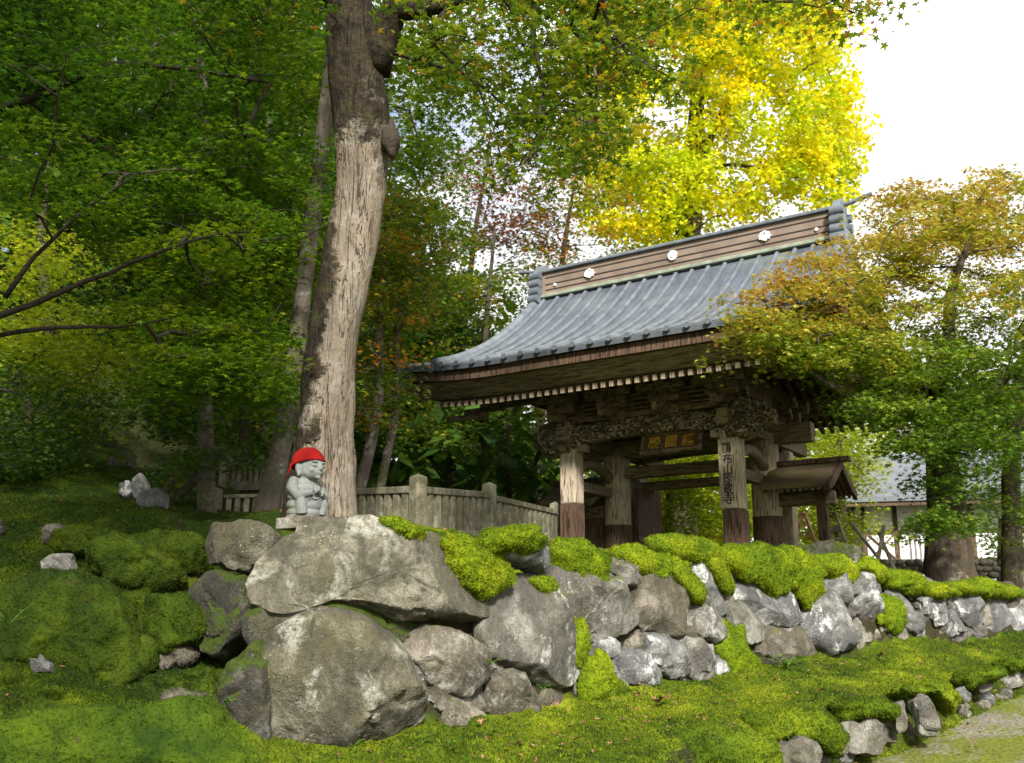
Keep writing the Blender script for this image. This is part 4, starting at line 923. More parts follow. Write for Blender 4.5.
# side gates with little board roofs
def side_gate(label, s):
    L = 1.12; c = GO + EU * (s * 1.62) + EV * 1.65; g = root('side_gate', label, 'side gate', tuple(c), -TH, 'little roofed side gates of the temple gate')
    zz = 2.12
    def tr(a): return a * s
    rm = mat_wood_roof
    for q in (-1, 1):
        m = MB(); prof = [(0, zz), (q * .25, zz - .13), (q * .52, zz - .30), (q * .78, zz - .42), (q * .78, zz - .50), (q * .5, zz - .40), (q * .25, zz - .22), (0, zz - .09)]
        m.prism([(a, b_) for a, b_ in prof], tr(-.02), tr(L), 0); put('roof', m, rm, g)
        for k in range(11):
            m = MB(); x = tr(.05 + k * .102); m.bar((x, q * .74, zz - .53), (x, q * .04, zz - .16), .045, .05); put('rafter', m, W_eave, g)
        m = MB(); m.prism([(0, zz + .02), (q * .5, zz - .29), (q * .82, zz - .44), (q * .82, zz - .58), (q * .5, zz - .44), (0, zz - .12)], tr(L), tr(L + .06), 0); put('bargeboard', m, W_dark, g)
    m = MB(); m.box((tr(L / 2 + .05), 0, zz + .03), (L + .30, .16, .09)); put('ridge_cap', m, W_dark, g, bevel=.01)
    m = MB(); m.box((tr(.80), 0, (zz - .2) / 2), (.17, .17, zz - .2)); put('post', m, W_dark, g, bevel=.01)
    m = MB(); m.box((tr(.52), 0, 1.52), (1.02, .13, .22)); put('lintel', m, W_eave, g, bevel=.01)
    m = MB(); m.box((tr(.5), .0, 1.74), (.9, .04, .22)); put('panel', m, W_dark, g)
    if s < 0:
        m = MB(); m.box((tr(.42), 0, .72), (.7, .05, 1.4)); put('panel', m, W_dark, g)
    return g
t = NT('board_roof'); g = t.noise(1.0, 6, t.map(t.obj, (1.2, 12, 12)), .7); mm = t.noise(2.6, 5)
t.bsdf(t.mix(t.ramp(mm, [(.45, 0.0), (.65, 1.0)]), t.ramp(g, [(.3, (.085, .06, .038)), (.7, (.21, .155, .10))]), (.13, .115, .035)), .9, t.bump(g, .6, .02), spec=.15); mat_wood_roof = t.m
side_gate('brown board roofed side gate attached to the right of the temple gate', 1)
side_gate('mossy board roofed side gate attached to the left of the temple gate', -1)

W_log = mat_bark('log_bark', (.03, .024, .018), (.10, .08, .055), moss=.45, mosscol=(.06, .075, .012))
# ------------------------------------------------------------------ stone fences
def fence(label, A, B, n, h=.78, post_a=True, post_b=True, mat=None):
    A = np.array(A, float); B = np.array(B, float); mat = mat or M_fence
    g = root('stone_fence', label, 'fence', tuple(A), 0, 'stone picket fences'); d = B - A; L = np.linalg.norm(d[:2]); ang = math.atan2(d[1], d[0]); sl = d[2] / L
    g.rotation_euler = (0, 0, ang)
    def bx(name, x, w, dpt, z0, z1, bev=.015):
        m = MB(); m.box((x, 0, (z0 + z1) / 2 + sl * x), (w, dpt, z1 - z0)); put(name, m, mat, g, bevel=bev)
    for x, ok in ((0, post_a), (L, post_b)):
        if ok:
            m = MB(); w = .088; z0, z1 = sl * x - .25, sl * x + h * 1.18
            V = np.array([[x - w, -w, z0], [x + w, -w, z0], [x + w, w, z0], [x - w, w, z0], [x - w, -w, z1], [x + w, -w, z1], [x + w, w, z1], [x - w, w, z1], [x, 0, z1 + .05]])
            m.add(V, [[0, 1, 5, 4], [1, 2, 6, 5], [2, 3, 7, 6], [3, 0, 4, 7], [4, 5, 8], [5, 6, 8], [6, 7, 8], [7, 4, 8], [3, 2, 1, 0]]); put('post', m, mat, g, bevel=.012)
    m = MB(); m.bar((.1, 0, h * .93 + sl * .1), (L - .1, 0, h * .93 + sl * (L - .1)), .15, h * .14); put('rail', m, mat, g, bevel=.012)
    m = MB(); m.bar((.1, 0, .02), (L - .1, 0, .02 + sl * (L - .2)), .2, .14); put('plinth', m, mat, g, bevel=.012)
    for k in range(n):
        x = .12 + (L - .24) * (k + .5) / n; bx('picket', x, (L - .24) / n * .68, .11, .05, h * .86)
    return g
def zsnap(p, dz=0): return (p[0], p[1], p[2] + dz)
c0 = at(417, 537, 13.0); c1 = at(338, 536, 14.3); c2 = at(489, 536, 15.2); c3 = at(556, 545, 18.0)
fence('weathered stone picket fence running from the big trunk to the tall corner post', c1, c0, 8, .66, False, True)
fence('weathered stone picket fence going back from the tall corner post', c0 + np.array([.02, .05, 0]), c2, 9, .66, False, True)
fence('dim stone fence leading to the left side gate', c2 + np.array([.04, .04, 0]), c3, 12, .62, False, True)
UA, UB = at(226, 489, 15.2), at(290, 487, 14.6)
fence('pale stone fence on the upper terrace between the left trunks', UA, UB, 9, .40)
fence('low dark stone fence below the upper terrace', at(212, 522, 12.6), at(292, 520, 13.2), 7, .34)
for lab, p, s_ in [('squat square stone block under the upper fence', at(229, 497, 15.4), (.30, .28, .5)), ('narrow stone block beside the squat one', at(252, 500, 15.3), (.5, .25, .24))]:
    m = MB(); m.box((0, 0, s_[2] / 2 - .1), s_); o = put('stone_block', m, M_fence, bevel=.03); o.location = tuple(p); tag(o, lab, 'stone block')
# logs at left
for lab, (x, y), e in [('dark log lying against the left trunk, lower of the two', (168, 506), (28, -26)), ('mossy log leaning above the lower one', (160, 500), (24, -38))]:
    a = ground_hit(x, y); b_ = at(x + e[0], y + e[1], a[1] + .25); m = MB(); m.tube(np.linspace(a - (b_ - a) * .15, b_, 8), [.055] * 8, 12, disp=.25); o = put('log', m, W_log, origin=a, smooth=True); tag(o, lab, 'log')

# ------------------------------------------------------------------ things behind the gate
def tz(px, py, Y): p = at(px, py, Y); return p
# stepladder and ladder
tp = tz(805, 545, 18.6); W_new = mat_wood('wood_new', (.42, .25, .11), (.66, .43, .22))
tr_ = root('stepladder', 'pale wooden A shaped stepladder standing under the side gate', 'stepladder', tuple(tp), math.radians(-20))
for s in (-1, 1):
    for y in (-1, 1): m = MB(); m.bar((s * .2, y * .14, 0), (s * .03, y * .08, .56), .05, .06); put('leg', m, W_new, tr_)
for z in (.16, .36): m = MB(); m.bar((-.17 + z * .3, -.13, z), (.17 - z * .3, -.13, z), .03, .03); put('rung', m, W_new, tr_)
m = MB(); m.box((0, 0, .57), (.14, .26, .03)); put('top_step', m, W_new, tr_)
al = root('ladder', 'thin grey metal ladder leaning behind the wooden stepladder', 'ladder', tuple(tz(814, 545, 19.0)), math.radians(-20)); M_alu = mat_plain('aluminium', (.45, .46, .47), .4, .7)
for s in (-1, 1): m = MB(); m.bar((.05, s * .13, 0), (-.14, s * .1, .6), .03, .04); put('rail', m, M_alu, al)
for k in range(4): m = MB(); m.bar((.03 - .045 * k, -.12, .1 + .14 * k), (.03 - .045 * k, .12, .1 + .14 * k), .025, .025); put('rung', m, M_alu, al)
M_bamboo = mat_wood('pole_wood', (.22, .18, .13), (.48, .42, .34))
for k, (lab, a, b_) in enumerate([('short pale pole leaning near the stone lantern', at(847, 545, 17.5), at(835, 512, 17.8)), ('long pale pole slanting down to the right before the white house', at(880, 560, 16.4), at(851, 523, 17.2)),
                           ('upright rough prop pole crossing the slanting ones', at(876, 572, 14.6), at(884, 526, 14.8)), ('brown prop pole slanting down right from the upright one', at(896, 573, 14.5), at(879, 533, 14.9))]):
    m = MB(); m.tube(np.linspace(a, b_, 6), [.028] * 6, 8, disp=.05, seed=k); o = put('prop_pole', m, M_bamboo, origin=a, smooth=True); tag(o, lab, 'pole', 'wooden prop poles')
lp = tz(834, 546, 18.5); ln = root('stone_lantern', 'small boxy stone lantern between the side gate and the poles', 'stone lantern', tuple(lp))
def lpart(n, f): m = MB(); f(m); put(n, m, M_fence, ln, bevel=.01)
lpart('shaft', lambda m: m.tube([(0, 0, -.1), (0, 0, .10)], .07, 10)); lpart('platform', lambda m: m.box((0, 0, .12), (.22, .22, .05)))
lpart('fire_box', lambda m: [m.box((x * .07, y * .07, .20), (.045, .045, .12)) for x in (-1, 1) for y in (-1, 1)])
lpart('roof', lambda m: m.prism([(-.16, .26), (-.15, .29), (-.03, .36), (.03, .36), (.15, .29), (.16, .26)], -.14, .14, 1))
# low stone wall behind the props
m = MB()
for q in range(3):
    for k in range(13): ellipsoid(m, (k * .15 + .07 * (q % 2) + random.uniform(-.03, .03), random.uniform(-.02, .02), .05 + .10 * q), (random.uniform(.08, .11), .10, random.uniform(.055, .07)), n=12)
o = put('low_stone_wall', m, STONES[1], smooth=True); o.location = tuple(at(884, 575, 17.0) - np.array([0, 0, .05])); tag(o, 'low mossy stone wall below the white house', 'wall')
# white house
M_roofgrey = mat_plain('grey_roof', (.13, .14, .155), .7, .0, .2, 3)
hp = at(868, 580, 30.0); hs = root('white_house', 'white plastered timber house with grey roof behind the right maple', 'house', (hp[0], hp[1], .5), math.radians(-14))
HL, HH = 7.0, 3.0
m = MB(); m.box((HL / 2, 2.0, HH / 2), (HL, 4.0, HH)); put('wall', m, M_white, hs)
m = MB()
for x in (0.0, .9, 1.9, 3.0, 4.2, 5.4, 6.9): m.box((x, -.012, HH / 2), (.13, .06, HH))
for z in (.08, 1.2, 2.05, HH - .08): m.box((HL / 2, -.010, z), (HL, .05, .12))
m.bar((.1, -.02, 1.25), (.85, -.02, 2.0), .05, .06, up=(0, 1, 0)); m.bar((.85, -.021, 1.25), (.1, -.021, 2.0), .05, .06, up=(0, 1, 0)); put('timber_frame', m, W_dark, hs)
for x in (1.4, 3.6):
    m = MB(); m.box((x, -.03, .7), (.9, .05, .85)); w_ = put('window', m, W_dark, hs)
    m = MB(); m.box((x, -.06, .7), (.76, .02, .7)); put('pane', m, mat_plain('pane_glass', (.25, .29, .32), .15), w_)
m = MB(); m.prism([(-1.1, HH + .0), (2.0, HH + 1.7), (5.1, HH + .0), (5.1, HH - .15), (2.0, HH + 1.5), (-1.1, HH - .15)], -.9, HL + .9, 0); put('roof', m, M_roofgrey, hs)
m = MB(); m.box((HL / 2, -1.0, HH - .2), (HL + 1.6, .08, .14)); put('eave_board', m, W_dark, hs)
# weathered pale lattice gate by the trunk
lg = root('lattice_panel', 'pale lattice panel standing before the white house', 'lattice', tuple(at(912, 563, 20.0)), math.radians(-20)); 
for k in range(6): m = MB(); m.box((k * .09, 0, .3), (.045, .03, .62)); put('slat', m, M_white, lg)
for z in (.05, .55): m = MB(); m.box((.22, .03, z), (.52, .03, .05)); put('rail', m, M_white, lg)

# ------------------------------------------------------------------ trees
STAR = []
for k in range(10):
    a = math.pi / 2 + k * math.pi / 5; r = (1.0, .36)[k % 2] * (.75 if k in (4, 6) else 1)
    STAR.append((r * math.cos(a), r * math.sin(a), -.10 if k % 2 == 0 else .06))
LEAVES = {'star': np.array(STAR) * .62, 'quad': np.array([(-.42, 0, 0), (0, -.62, -.05), (.42, 0, 0), (0, .62, -.05)]),
          'fan': np.array([(0, -.55, 0), (.5, .1, .05), (.28, .5, 0), (-.28, .5, 0), (-.5, .1, .05)]), 'needle': np.array([(-.1, -.7, 0), (.1, -.7, 0), (.08, .7, 0), (-.08, .7, 0)])}
def leaves(mb, C, per, rad, flat, size, kind, tilt=.5, tint=None, droop=.15, spread=.16):
    C = np.asarray(C); n = len(C) * per; cid = np.repeat(np.arange(len(C)), per)
    rr = rad * rng.uniform(.65, 1.3, len(C))[cid] * np.sqrt(rng.random(n)) ; an = rng.random(n) * 2 * math.pi
    tl = rng.normal(0, .22, (len(C), 2))[cid]
    o = np.stack([rr * np.cos(an), rr * np.sin(an), rng.normal(0, flat, n)], -1)
    o[:, 2] += o[:, 0] * tl[:, 0] + o[:, 1] * tl[:, 1] - droop * rr ** 2 / max(rad, .01)
    p = C[cid] + o
    N = np.stack([rng.normal(0, tilt, n), rng.normal(0, tilt, n), np.ones(n)], -1); N /= np.linalg.norm(N, axis=1)[:, None]
    a2 = rng.random(n) * 2 * math.pi; T = np.stack([np.cos(a2), np.sin(a2), np.zeros(n)], -1)
    T = T - N * (T * N).sum(1)[:, None]; T /= np.linalg.norm(T, axis=1)[:, None]; B = np.cross(N, T)
    S = size * rng.uniform(.65, 1.25, n); sh = LEAVES[kind]
    V = p[:, None] + S[:, None, None] * (sh[None, :, 0:1] * T[:, None] + sh[None, :, 1:2] * B[:, None] + sh[None, :, 2:3] * N[:, None])
    tn = (tint if tint is not None else rng.normal(.5, .12, len(C)))[cid] + rng.normal(0, spread, n)
    k = len(sh); mb.add(V.reshape(-1, 3), np.arange(n * k).reshape(n, k), np.clip(tn, 0, 1))
def resample(P, R, step):
    P = np.array(P, float); R = np.array(R, float); d = np.concatenate([[0], np.cumsum(np.linalg.norm(np.diff(P, axis=0), axis=1))])
    n = max(4, int(d[-1] / step)); s = np.linspace(0, d[-1], n)
    Q = np.stack([np.interp(s, d, P[:, k]) for k in range(3)], -1)
    for _ in range(3): Q[1:-1] = (Q[:-2] + 2 * Q[1:-1] + Q[2:]) / 4
    return Q, np.interp(s, d, R)
def tree(name, label, trunks, C, bark, leafmat, per=80, rad=.5, flat=.06, size=.09, kind='star', tint=None, group=None, tilt=.5, alpha=.35, r0=.0055, twigs=3, disp=.18, maxr=.12, extra=(), lift=.35, spread=.16, droop=.15):
    """trunks: list of (points, radii); clusters C are joined to the wood by a cheapest-path growth, so every leaf hangs on a branch"""
    C = np.asarray(C, float); base = np.array(trunks[0][0][0])
    g = root(name, label, 'tree', tuple(base), 0, group)
    m = MB(); nodes = []; par = []; rad_n = []; plen = []
    for P, R in trunks:
        Q, RR = resample(P, R, .22); m.tube(Q, RR, 22 if max(R) > .15 else 12, disp=disp, seed=int(abs(P[0][0]) * 100) % 97)
        skip = int(len(Q) * .3) if P is trunks[0][0] else 0
        for q, r_ in zip(Q[skip:], RR[skip:]): nodes.append(q); par.append(-1); rad_n.append(r_); plen.append(0.)
    put('trunk', m, bark, g, origin=base, smooth=True)
    for k_, (P, R) in enumerate(extra):
        mm_ = MB(); Q, RR = resample(P, R, .2); Q = Q + .05 * np.stack([fbm(Q, 1.5, 2, 5 + k_), fbm(Q, 1.5, 2, 50 + k_), fbm(Q, 1.5, 2, 90 + k_)], -1); mm_.tube(Q, RR, 8, disp=.15); put('limb', mm_, B_black, g, origin=base, smooth=True)
        for q in Q: nodes.append(q); par.append(-1); rad_n.append(.03); plen.append(0.)
    if len(C):
        nodes = np.array(nodes); order = np.argsort([np.linalg.norm(nodes - c, axis=1).min() for c in C])
        NB = list(range(len(nodes))); nd = np.zeros((len(nodes) + len(C) * 40, 3)); nd[:len(nodes)] = nodes; cnt = len(nodes)
        pl = np.zeros(len(nd)); parent = np.full(len(nd), -1); chains = []; load = np.zeros(len(nd))
        for ci in order:
            c = C[ci]; d = nd[:cnt] - c; dist = np.linalg.norm(d, axis=1)
            sc = dist + alpha * pl[:cnt] + .5 * np.maximum(0, d[:, 2])
            a = int(np.argmin(sc)); A = nd[a]; L = dist[a]; k = min(36, max(2, int(L / .3)))
            mid = (A + c) / 2 + np.array([0, 0, lift * .3 * L]) + rng.normal(0, .06 * L, 3)
            s = np.linspace(0, 1, k + 1)[1:, None]; Q = (1 - s) ** 2 * A + 2 * s * (1 - s) * mid + s * s * c
            Q[:-1] += rng.normal(0, .018, (k, 3))[:-1]
            ids = [a]
            for q in Q:
                nd[cnt] = q; parent[cnt] = ids[-1]; pl[cnt] = pl[ids[-1]] + L / k; ids.append(cnt); cnt += 1
            chains.append(ids)
        for ch in chains:
            q = ch[-1]
            while q >= 0: load[q] += 1; q = parent[q]
        rr = np.minimum(maxr, r0 * np.maximum(load, 1) ** .47)
        b = MB()
        for ch in chains:
            R = rr[ch].copy(); R[0] = min(R[0], R[1] * 1.35); b.tube(nd[ch], R, 5 if R[0] < .03 else 8, cap=False)
        for c in C:
            for _ in range(twigs):
                an = rng.random() * 6.283; e = c + rad * .8 * np.array([math.cos(an), math.sin(an), rng.normal(0, .1)])
                b.tube(np.array([c, (c + e) / 2 + [0, 0, .03], e]), [r0 * .8, r0 * .6, r0 * .3], 3, cap=False)
        put('branches', b, bark, g, origin=base, smooth=True)
        f = MB(); leaves(f, C, per, rad, flat, size, kind, tilt, tint, droop, spread); put('crown', f, leafmat, g, origin=base)
    return g
def region(n, x0, x1, y0, y1, Y0, Y1, shape='ell', mind=0):
    """cluster centres in a crown volume seen between these bearings and heights, at depths Y0..Y1"""
    out = []
    while len(out) < n:
        a, b, c = rng.uniform(-1, 1, 3)
        if shape == 'ell' and a * a + b * b + .6 * c * c > 1.0: continue
        out.append(at((x0 + x1) / 2 + a * (x1 - x0) / 2, (y0 + y1) / 2 + b * (y1 - y0) / 2, (Y0 + Y1) / 2 + c * (Y1 - Y0) / 2))
    return np.array(out)
def pts(l, Y): return [at(x, y, Y if not hasattr(Y, '__len__') else Y[k]) for k, (x, y) in enumerate(l)]
def cat(*a): return np.concatenate(a)

B_big = mat_trunk()
B_dark = mat_bark('bark_dark', (.03, .024, .018), (.095, .075, .055), moss=.25, mosscol=(.045, .055, .012))
B_black = mat_bark('bark_black', (.016, .013, .010), (.05, .04, .03), moss=.0)  # near-black version of the dark bark, for the left maple's limbs
B_mid = mat_bark('bark_mid', (.06, .05, .038), (.18, .15, .115), lichen=(.30, .29, .25), moss=.2)
B_moss = mat_bark('bark_mossy', (.028, .022, .016), (.095, .072, .05), lichen=(.25, .22, .17), moss=.45, mosscol=(.06, .07, .012))
G_green = [(.0, (.038, .10, .010)), (.35, (.085, .185, .014)), (.65, (.17, .29, .018)), (.9, (.31, .37, .022))]
L_green = mat_leaf('leaf_green', G_green, .48)
L_over = mat_leaf('leaf_overhead', [(.0, (.055, .12, .012)), (.45, (.14, .23, .016)), (.7, (.29, .32, .02)), (.88, (.44, .27, .025)), (1.0, (.45, .14, .025))], .5)
L_deep = mat_leaf('leaf_deep', [(.0, (.024, .066, .012)), (.5, (.06, .135, .018)), (.9, (.14, .22, .022))], .45)
L_yel = mat_leaf('leaf_yellowgreen', [(.0, (.12, .20, .012)), (.5, (.27, .36, .015)), (.9, (.50, .50, .02))], .52)
L_mid = mat_leaf('leaf_turning', [(.0, (.045, .10, .014)), (.5, (.12, .20, .016)), (.72, (.28, .29, .02)), (.88, (.50, .28, .025)), (1.0, (.50, .14, .02))], .46)
L_red = mat_leaf('leaf_red', [(.0, (0.084, 0.060, 0.024)), (.45, (0.180, 0.072, 0.030)), (.8, (0.288, 0.084, 0.024)), (1.0, (0.360, 0.180, 0.024))], .4)
L_ginkgo = mat_leaf('leaf_ginkgo', [(.0, (.36, .47, .012)), (.35, (.62, .69, .014)), (.7, (.84, .80, .014)), (1.0, (.88, .68, .016))], .5, .3, .35)
L_right = mat_leaf('leaf_right_maple', [(.0, (.075, .155, .016)), (.3, (.15, .245, .02)), (.5, (.29, .34, .03)), (.68, (.47, .42, .05)), (.85, (.53, .34, .06)), (1.0, (.40, .19, .055))], .45, .3, .9)

# big foreground tree
tp_ = pts([(318, 560), (320, 515), (323, 430), (336, 330), (354, 235), (365, 160), (361, 100), (352, 45), (346, -10), (345, -90), (340, -200)], [9.2] * 7 + [9.1, 9.0, 8.9, 8.7])
rt = [.42, .31, .262, .245, .25, .285, .29, .27, .24, .19, .12]
fork = (pts([(372, 70), (388, 20), (415, -30), (450, -110), (470, -220)], [9.1, 9.0, 8.8, 8.5, 8.2]), [.17, .14, .12, .09, .05])
sideL = (pts([(388, 12), (440, 8), (500, -12), (580, -45), (660, -70)], [9.0, 8.7, 8.4, 8.0, 7.8]), [.09, .075, .06, .05, .03])
leftL = (pts([(350, 20), (310, -30), (260, -80), (190, -130)], [9.0, 8.8, 8.5, 8.2]), [.12, .09, .06, .03])
C = cat(region(140, 395, 660, -100, 115, 7.6, 10.8), region(34, 470, 630, 90, 175, 7.5, 10), region(26, 610, 860, -75, 26, 7.0, 10.0), region(14, 560, 700, 10, 110, 8, 10), region(40, 170, 330, -160, 40, 7.5, 10.5), region(22, 200, 420, -420, -140, 7.5, 11), region(7, 810, 870, -20, 42, 8, 9))
tn = np.clip(.42 + .25 * fbm(C, .6, 2, 3) + .12 * sstep((C[:, 0]) / 1.5) * rng.random(len(C)), 0, 1)
tree('big_tree', 'thick pale barked tree rising behind the statue, its leaves hanging over the scene', [(tp_, rt), fork, sideL, leftL], C, B_big, L_over, disp=.34, per=62, rad=.46, flat=.07, size=.085, tint=tn, maxr=.06, spread=.2)
m = MB(); cb = at(391, 142, 9.0); V, c_ = None, cb
th = np.linspace(0, 2 * math.pi, 40, endpoint=False); ph = np.linspace(0, math.pi, 24)
V = np.stack([np.sin(ph)[:, None] * np.cos(th), np.sin(ph)[:, None] * np.sin(th), np.cos(ph)[:, None] * np.ones_like(th)], -1) * [.075, .11, .30]
V = V * (1 + .8 * fbm(V + cb, 5, 3, 4))[..., None] + cb; m.add(V.reshape(-1, 3), grid_faces(V)); big = bpy.data.objects['big_tree']
put('burl', m, B_dark, big, origin=np.array(big.location), smooth=True)

# left wood
exL = [(pts([(-60, 330), (0, 318), (60, 290), (130, 262), (200, 235), (250, 230)], 8.6), [.04, .034, .026, .02, .014, .008]), (pts([(-60, 350), (0, 330), (50, 322), (110, 330), (170, 318)], 8.8), [.034, .026, .02, .014, .008]),
       (pts([(-60, 120), (20, 105), (100, 62), (180, 68), (270, 85)], 9.2), [.07, .05, .04, .03, .012]), (pts([(0, 300), (40, 250), (85, 205), (140, 175)], 8.6), [.026, .02, .014, .008])]
exL.append((np.array([at(-60, 80, 9.6), (-4.6, 7.0, 6.6), (-3.6, 4.0, 7.2), (-2.6, 1.5, 7.3), (-2.0, -.5, 7.2)]), [.10, .08, .06, .045, .02]))  # limb added to carry the unseen canopy that shades the left slope
C = cat(region(120, -120, 330, -120, 130, 8.2, 12), region(95, 60, 330, 110, 300, 8.6, 12.5), region(60, 120, 330, 270, 420, 9.2, 12.5), region(40, -80, 120, -60, 220, 8.5, 12), region(40, -400, 100, -250, 300, 6, 11), region(18, 140, 300, 320, 390, 9, 10), np.stack([rng.uniform(-7.5, -1.1, 190), rng.uniform(-3.2, 4.0, 190), rng.uniform(5.4, 8.2, 190)], -1))  # last clusters: unseen canopy over the camera, added to shade the left slope
tree('maple_tree', 'spreading green maple reaching in from the left edge with layered branches', [(pts([(-190, 560), (-180, 420), (-140, 320), (-100, 200), (-60, 80), (-40, -80)], 9.6), [.3, .25, .22, .18, .13, .07])], C, B_dark, L_green, per=150, rad=.58, flat=.035, tilt=.34, size=.078, tint=np.clip(.22 + .34 * sstep((proj(C)[:, 1] - 20) / 260) + rng.normal(0, .13, len(C)), 0, 1), extra=exL, maxr=.022, group='maples of the left wood')
C = cat(region(110, 90, 300, 60, 420, 11.5, 15.5), region(40, 100, 330, -80, 120, 11.5, 15), region(12, 140, 215, 380, 440, 12, 13.5), region(4, 195, 245, 448, 462, 11.4, 12.0))
tree('maple_tree', 'slim upright maple left of the leaning trunk with deep green leaves', [(pts([(207, 530), (206, 440), (203, 350), (208, 240), (204, 120), (200, 0)], 12.2), [.12, .10, .09, .08, .07, .04])], C, B_mid, L_deep, per=150, rad=.62, flat=.07, size=.09, maxr=.04, group='maples of the left wood')
C = cat(region(90, 230, 420, -120, 160, 10.5, 15), region(25, 380, 470, 30, 200, 11, 14), region(20, 250, 330, 150, 300, 11, 14))
tree('maple_tree', 'leaning grey trunk maple close behind the thick pale tree', [(pts([(262, 530), (272, 490), (287, 420), (299, 330), (312, 220), (330, 80), (340, -60)], 10.8), [.15, .125, .115, .11, .10, .08, .04])], C, B_mid, L_green, per=140, rad=.6, flat=.07, size=.09, maxr=.04, group='maples of the left wood')
C = cat(region(95, -60, 135, 215, 470, 15, 20), region(25, 20, 120, 300, 420, 14, 16))
tree('maple_tree', 'sunlit yellow green tree glowing at the left edge', [(pts([(40, 480), (45, 420), (50, 340), (40, 240), (50, 150)], 17.5), [.14, .12, .10, .07, .04])], C, B_dark, L_yel, per=110, rad=.75, flat=.09, size=.10, maxr=.05, group='maples of the left wood')
C = cat(region(70, -100, 110, 360, 470, 12.5, 15.5), region(20, -60, 60, 420, 490, 11.5, 13))
tree('shrub', 'dark bush under the left trees above the moss slope', [(pts([(35, 500), (30, 460), (28, 400)], 13.0), [.07, .06, .04])], C, B_dark, L_deep, per=90, rad=.5, flat=.12, size=.08, maxr=.03)
C = cat(region(70, 130, 300, 250, 445, 18.5, 23), region(40, 220, 420, 150, 430, 17, 22))
tree('maple_tree', 'hazel green maple further back between the two slim trunks', [(pts([(240, 500), (245, 420), (250, 330), (262, 220), (270, 120)], 19.5), [.13, .11, .09, .07, .04])], C, B_dark, L_mid, per=150, rad=.85, flat=.09, size=.115, tint=np.clip(rng.normal(.38, .15, len(C)), 0, 1), maxr=.05, group='maples of the left wood')
# middle, behind the fence
C = cat(region(90, 355, 440, 180, 335, 13.5, 16.5), region(25, 380, 470, 130, 260, 14, 17), region(30, 350, 400, 320, 440, 14, 16))
tree('maple_tree', 'turning maple with twin bent stems behind the stone fence', [(pts([(352, 515), (368, 460), (380, 400), (378, 330), (384, 250), (395, 170)], 15.0), [.10, .085, .08, .07, .06, .03]), (pts([(375, 515), (388, 450), (398, 410), (396, 340), (402, 260)], 15.3), [.08, .07, .06, .05, .03])], C, B_mid, L_mid, per=95, rad=.62, flat=.06, size=.08, tint=np.clip(rng.normal(.5, .2, len(C)), 0, 1), maxr=.035, group='maples behind the stone fence')
C = cat(region(110, 385, 540, 230, 400, 22, 26), region(50, 390, 570, 380, 480, 21.5, 25))
tree('maple_tree', 'dark straight stemmed maple left of the gate', [(pts([(482, 530), (482, 450), (483, 380), (488, 300), (495, 230)], 22.5), [.09, .08, .075, .06, .03]), (pts([(510, 530), (508, 460), (503, 400), (515, 330)], 23), [.08, .07, .06, .04]), (pts([(520, 520), (532, 470), (548, 430), (556, 400)], 22.6), [.07, .06, .05, .03])], C, B_dark, L_mid, per=140, rad=.85, flat=.1, size=.115, tint=np.clip(rng.normal(.42, .16, len(C)), 0, 1), maxr=.04, group='maples behind the stone fence')
C = cat(region(40, 425, 535, 140, 260, 23, 27), region(8, 500, 560, 200, 280, 24, 27))
tree('maple_tree', 'sparse reddish maple standing left of the gate roof', [(pts([(450, 520), (455, 420), (465, 320), (475, 230), (490, 150)], 25), [.13, .11, .09, .07, .03])], C, B_dark, L_red, per=80, rad=.8, flat=.1, size=.11, maxr=.04, group='maples behind the stone fence')
C = cat(region(55, 515, 640, 170, 290, 24, 28), region(15, 540, 620, 130, 200, 25, 28))
tree('maple_tree', 'orange and yellow tree peeping over the left roof end', [(pts([(530, 540), (540, 420), (555, 320), (565, 240), (575, 180)], 26), [.14, .12, .1, .07, .03])], C, B_dark, L_mid, per=65, rad=.8, flat=.12, size=.12, tint=np.clip(rng.normal(.66, .14, len(C)), 0, 1), maxr=.04, group='maples behind the stone fence')
# ginkgo
C = cat(region(270, 560, 862, -110, 262, 28, 37), region(70, 640, 850, -260, 20, 29, 36), region(44, 790, 862, 60, 215, 29, 34), region(75, 650, 850, -70, 110, 28.5, 33), region(35, 580, 700, 150, 250, 29, 33))
tnG = np.clip(rng.normal(.52, .24, len(C)), 0, 1)
tree('ginkgo_tree', 'tall bright yellow ginkgo rising behind the gate roof', [(pts([(680, 560), (685, 400), (688, 260), (692, 180), (698, 90), (704, -40), (706, -180)], 32.5), [.55, .5, .42, .36, .26, .16, .06]), (pts([(689, 235), (660, 190), (630, 160), (600, 140)], 32), [.2, .15, .1, .05]), (pts([(693, 170), (725, 110), (760, 50), (780, -30)], 32), [.2, .15, .1, .05])], C, B_dark, L_ginkgo, per=150, rad=.78, flat=.2, size=.14, kind='fan', tilt=.9, tint=tnG, maxr=.12, r0=.012, twigs=2, droop=.3)
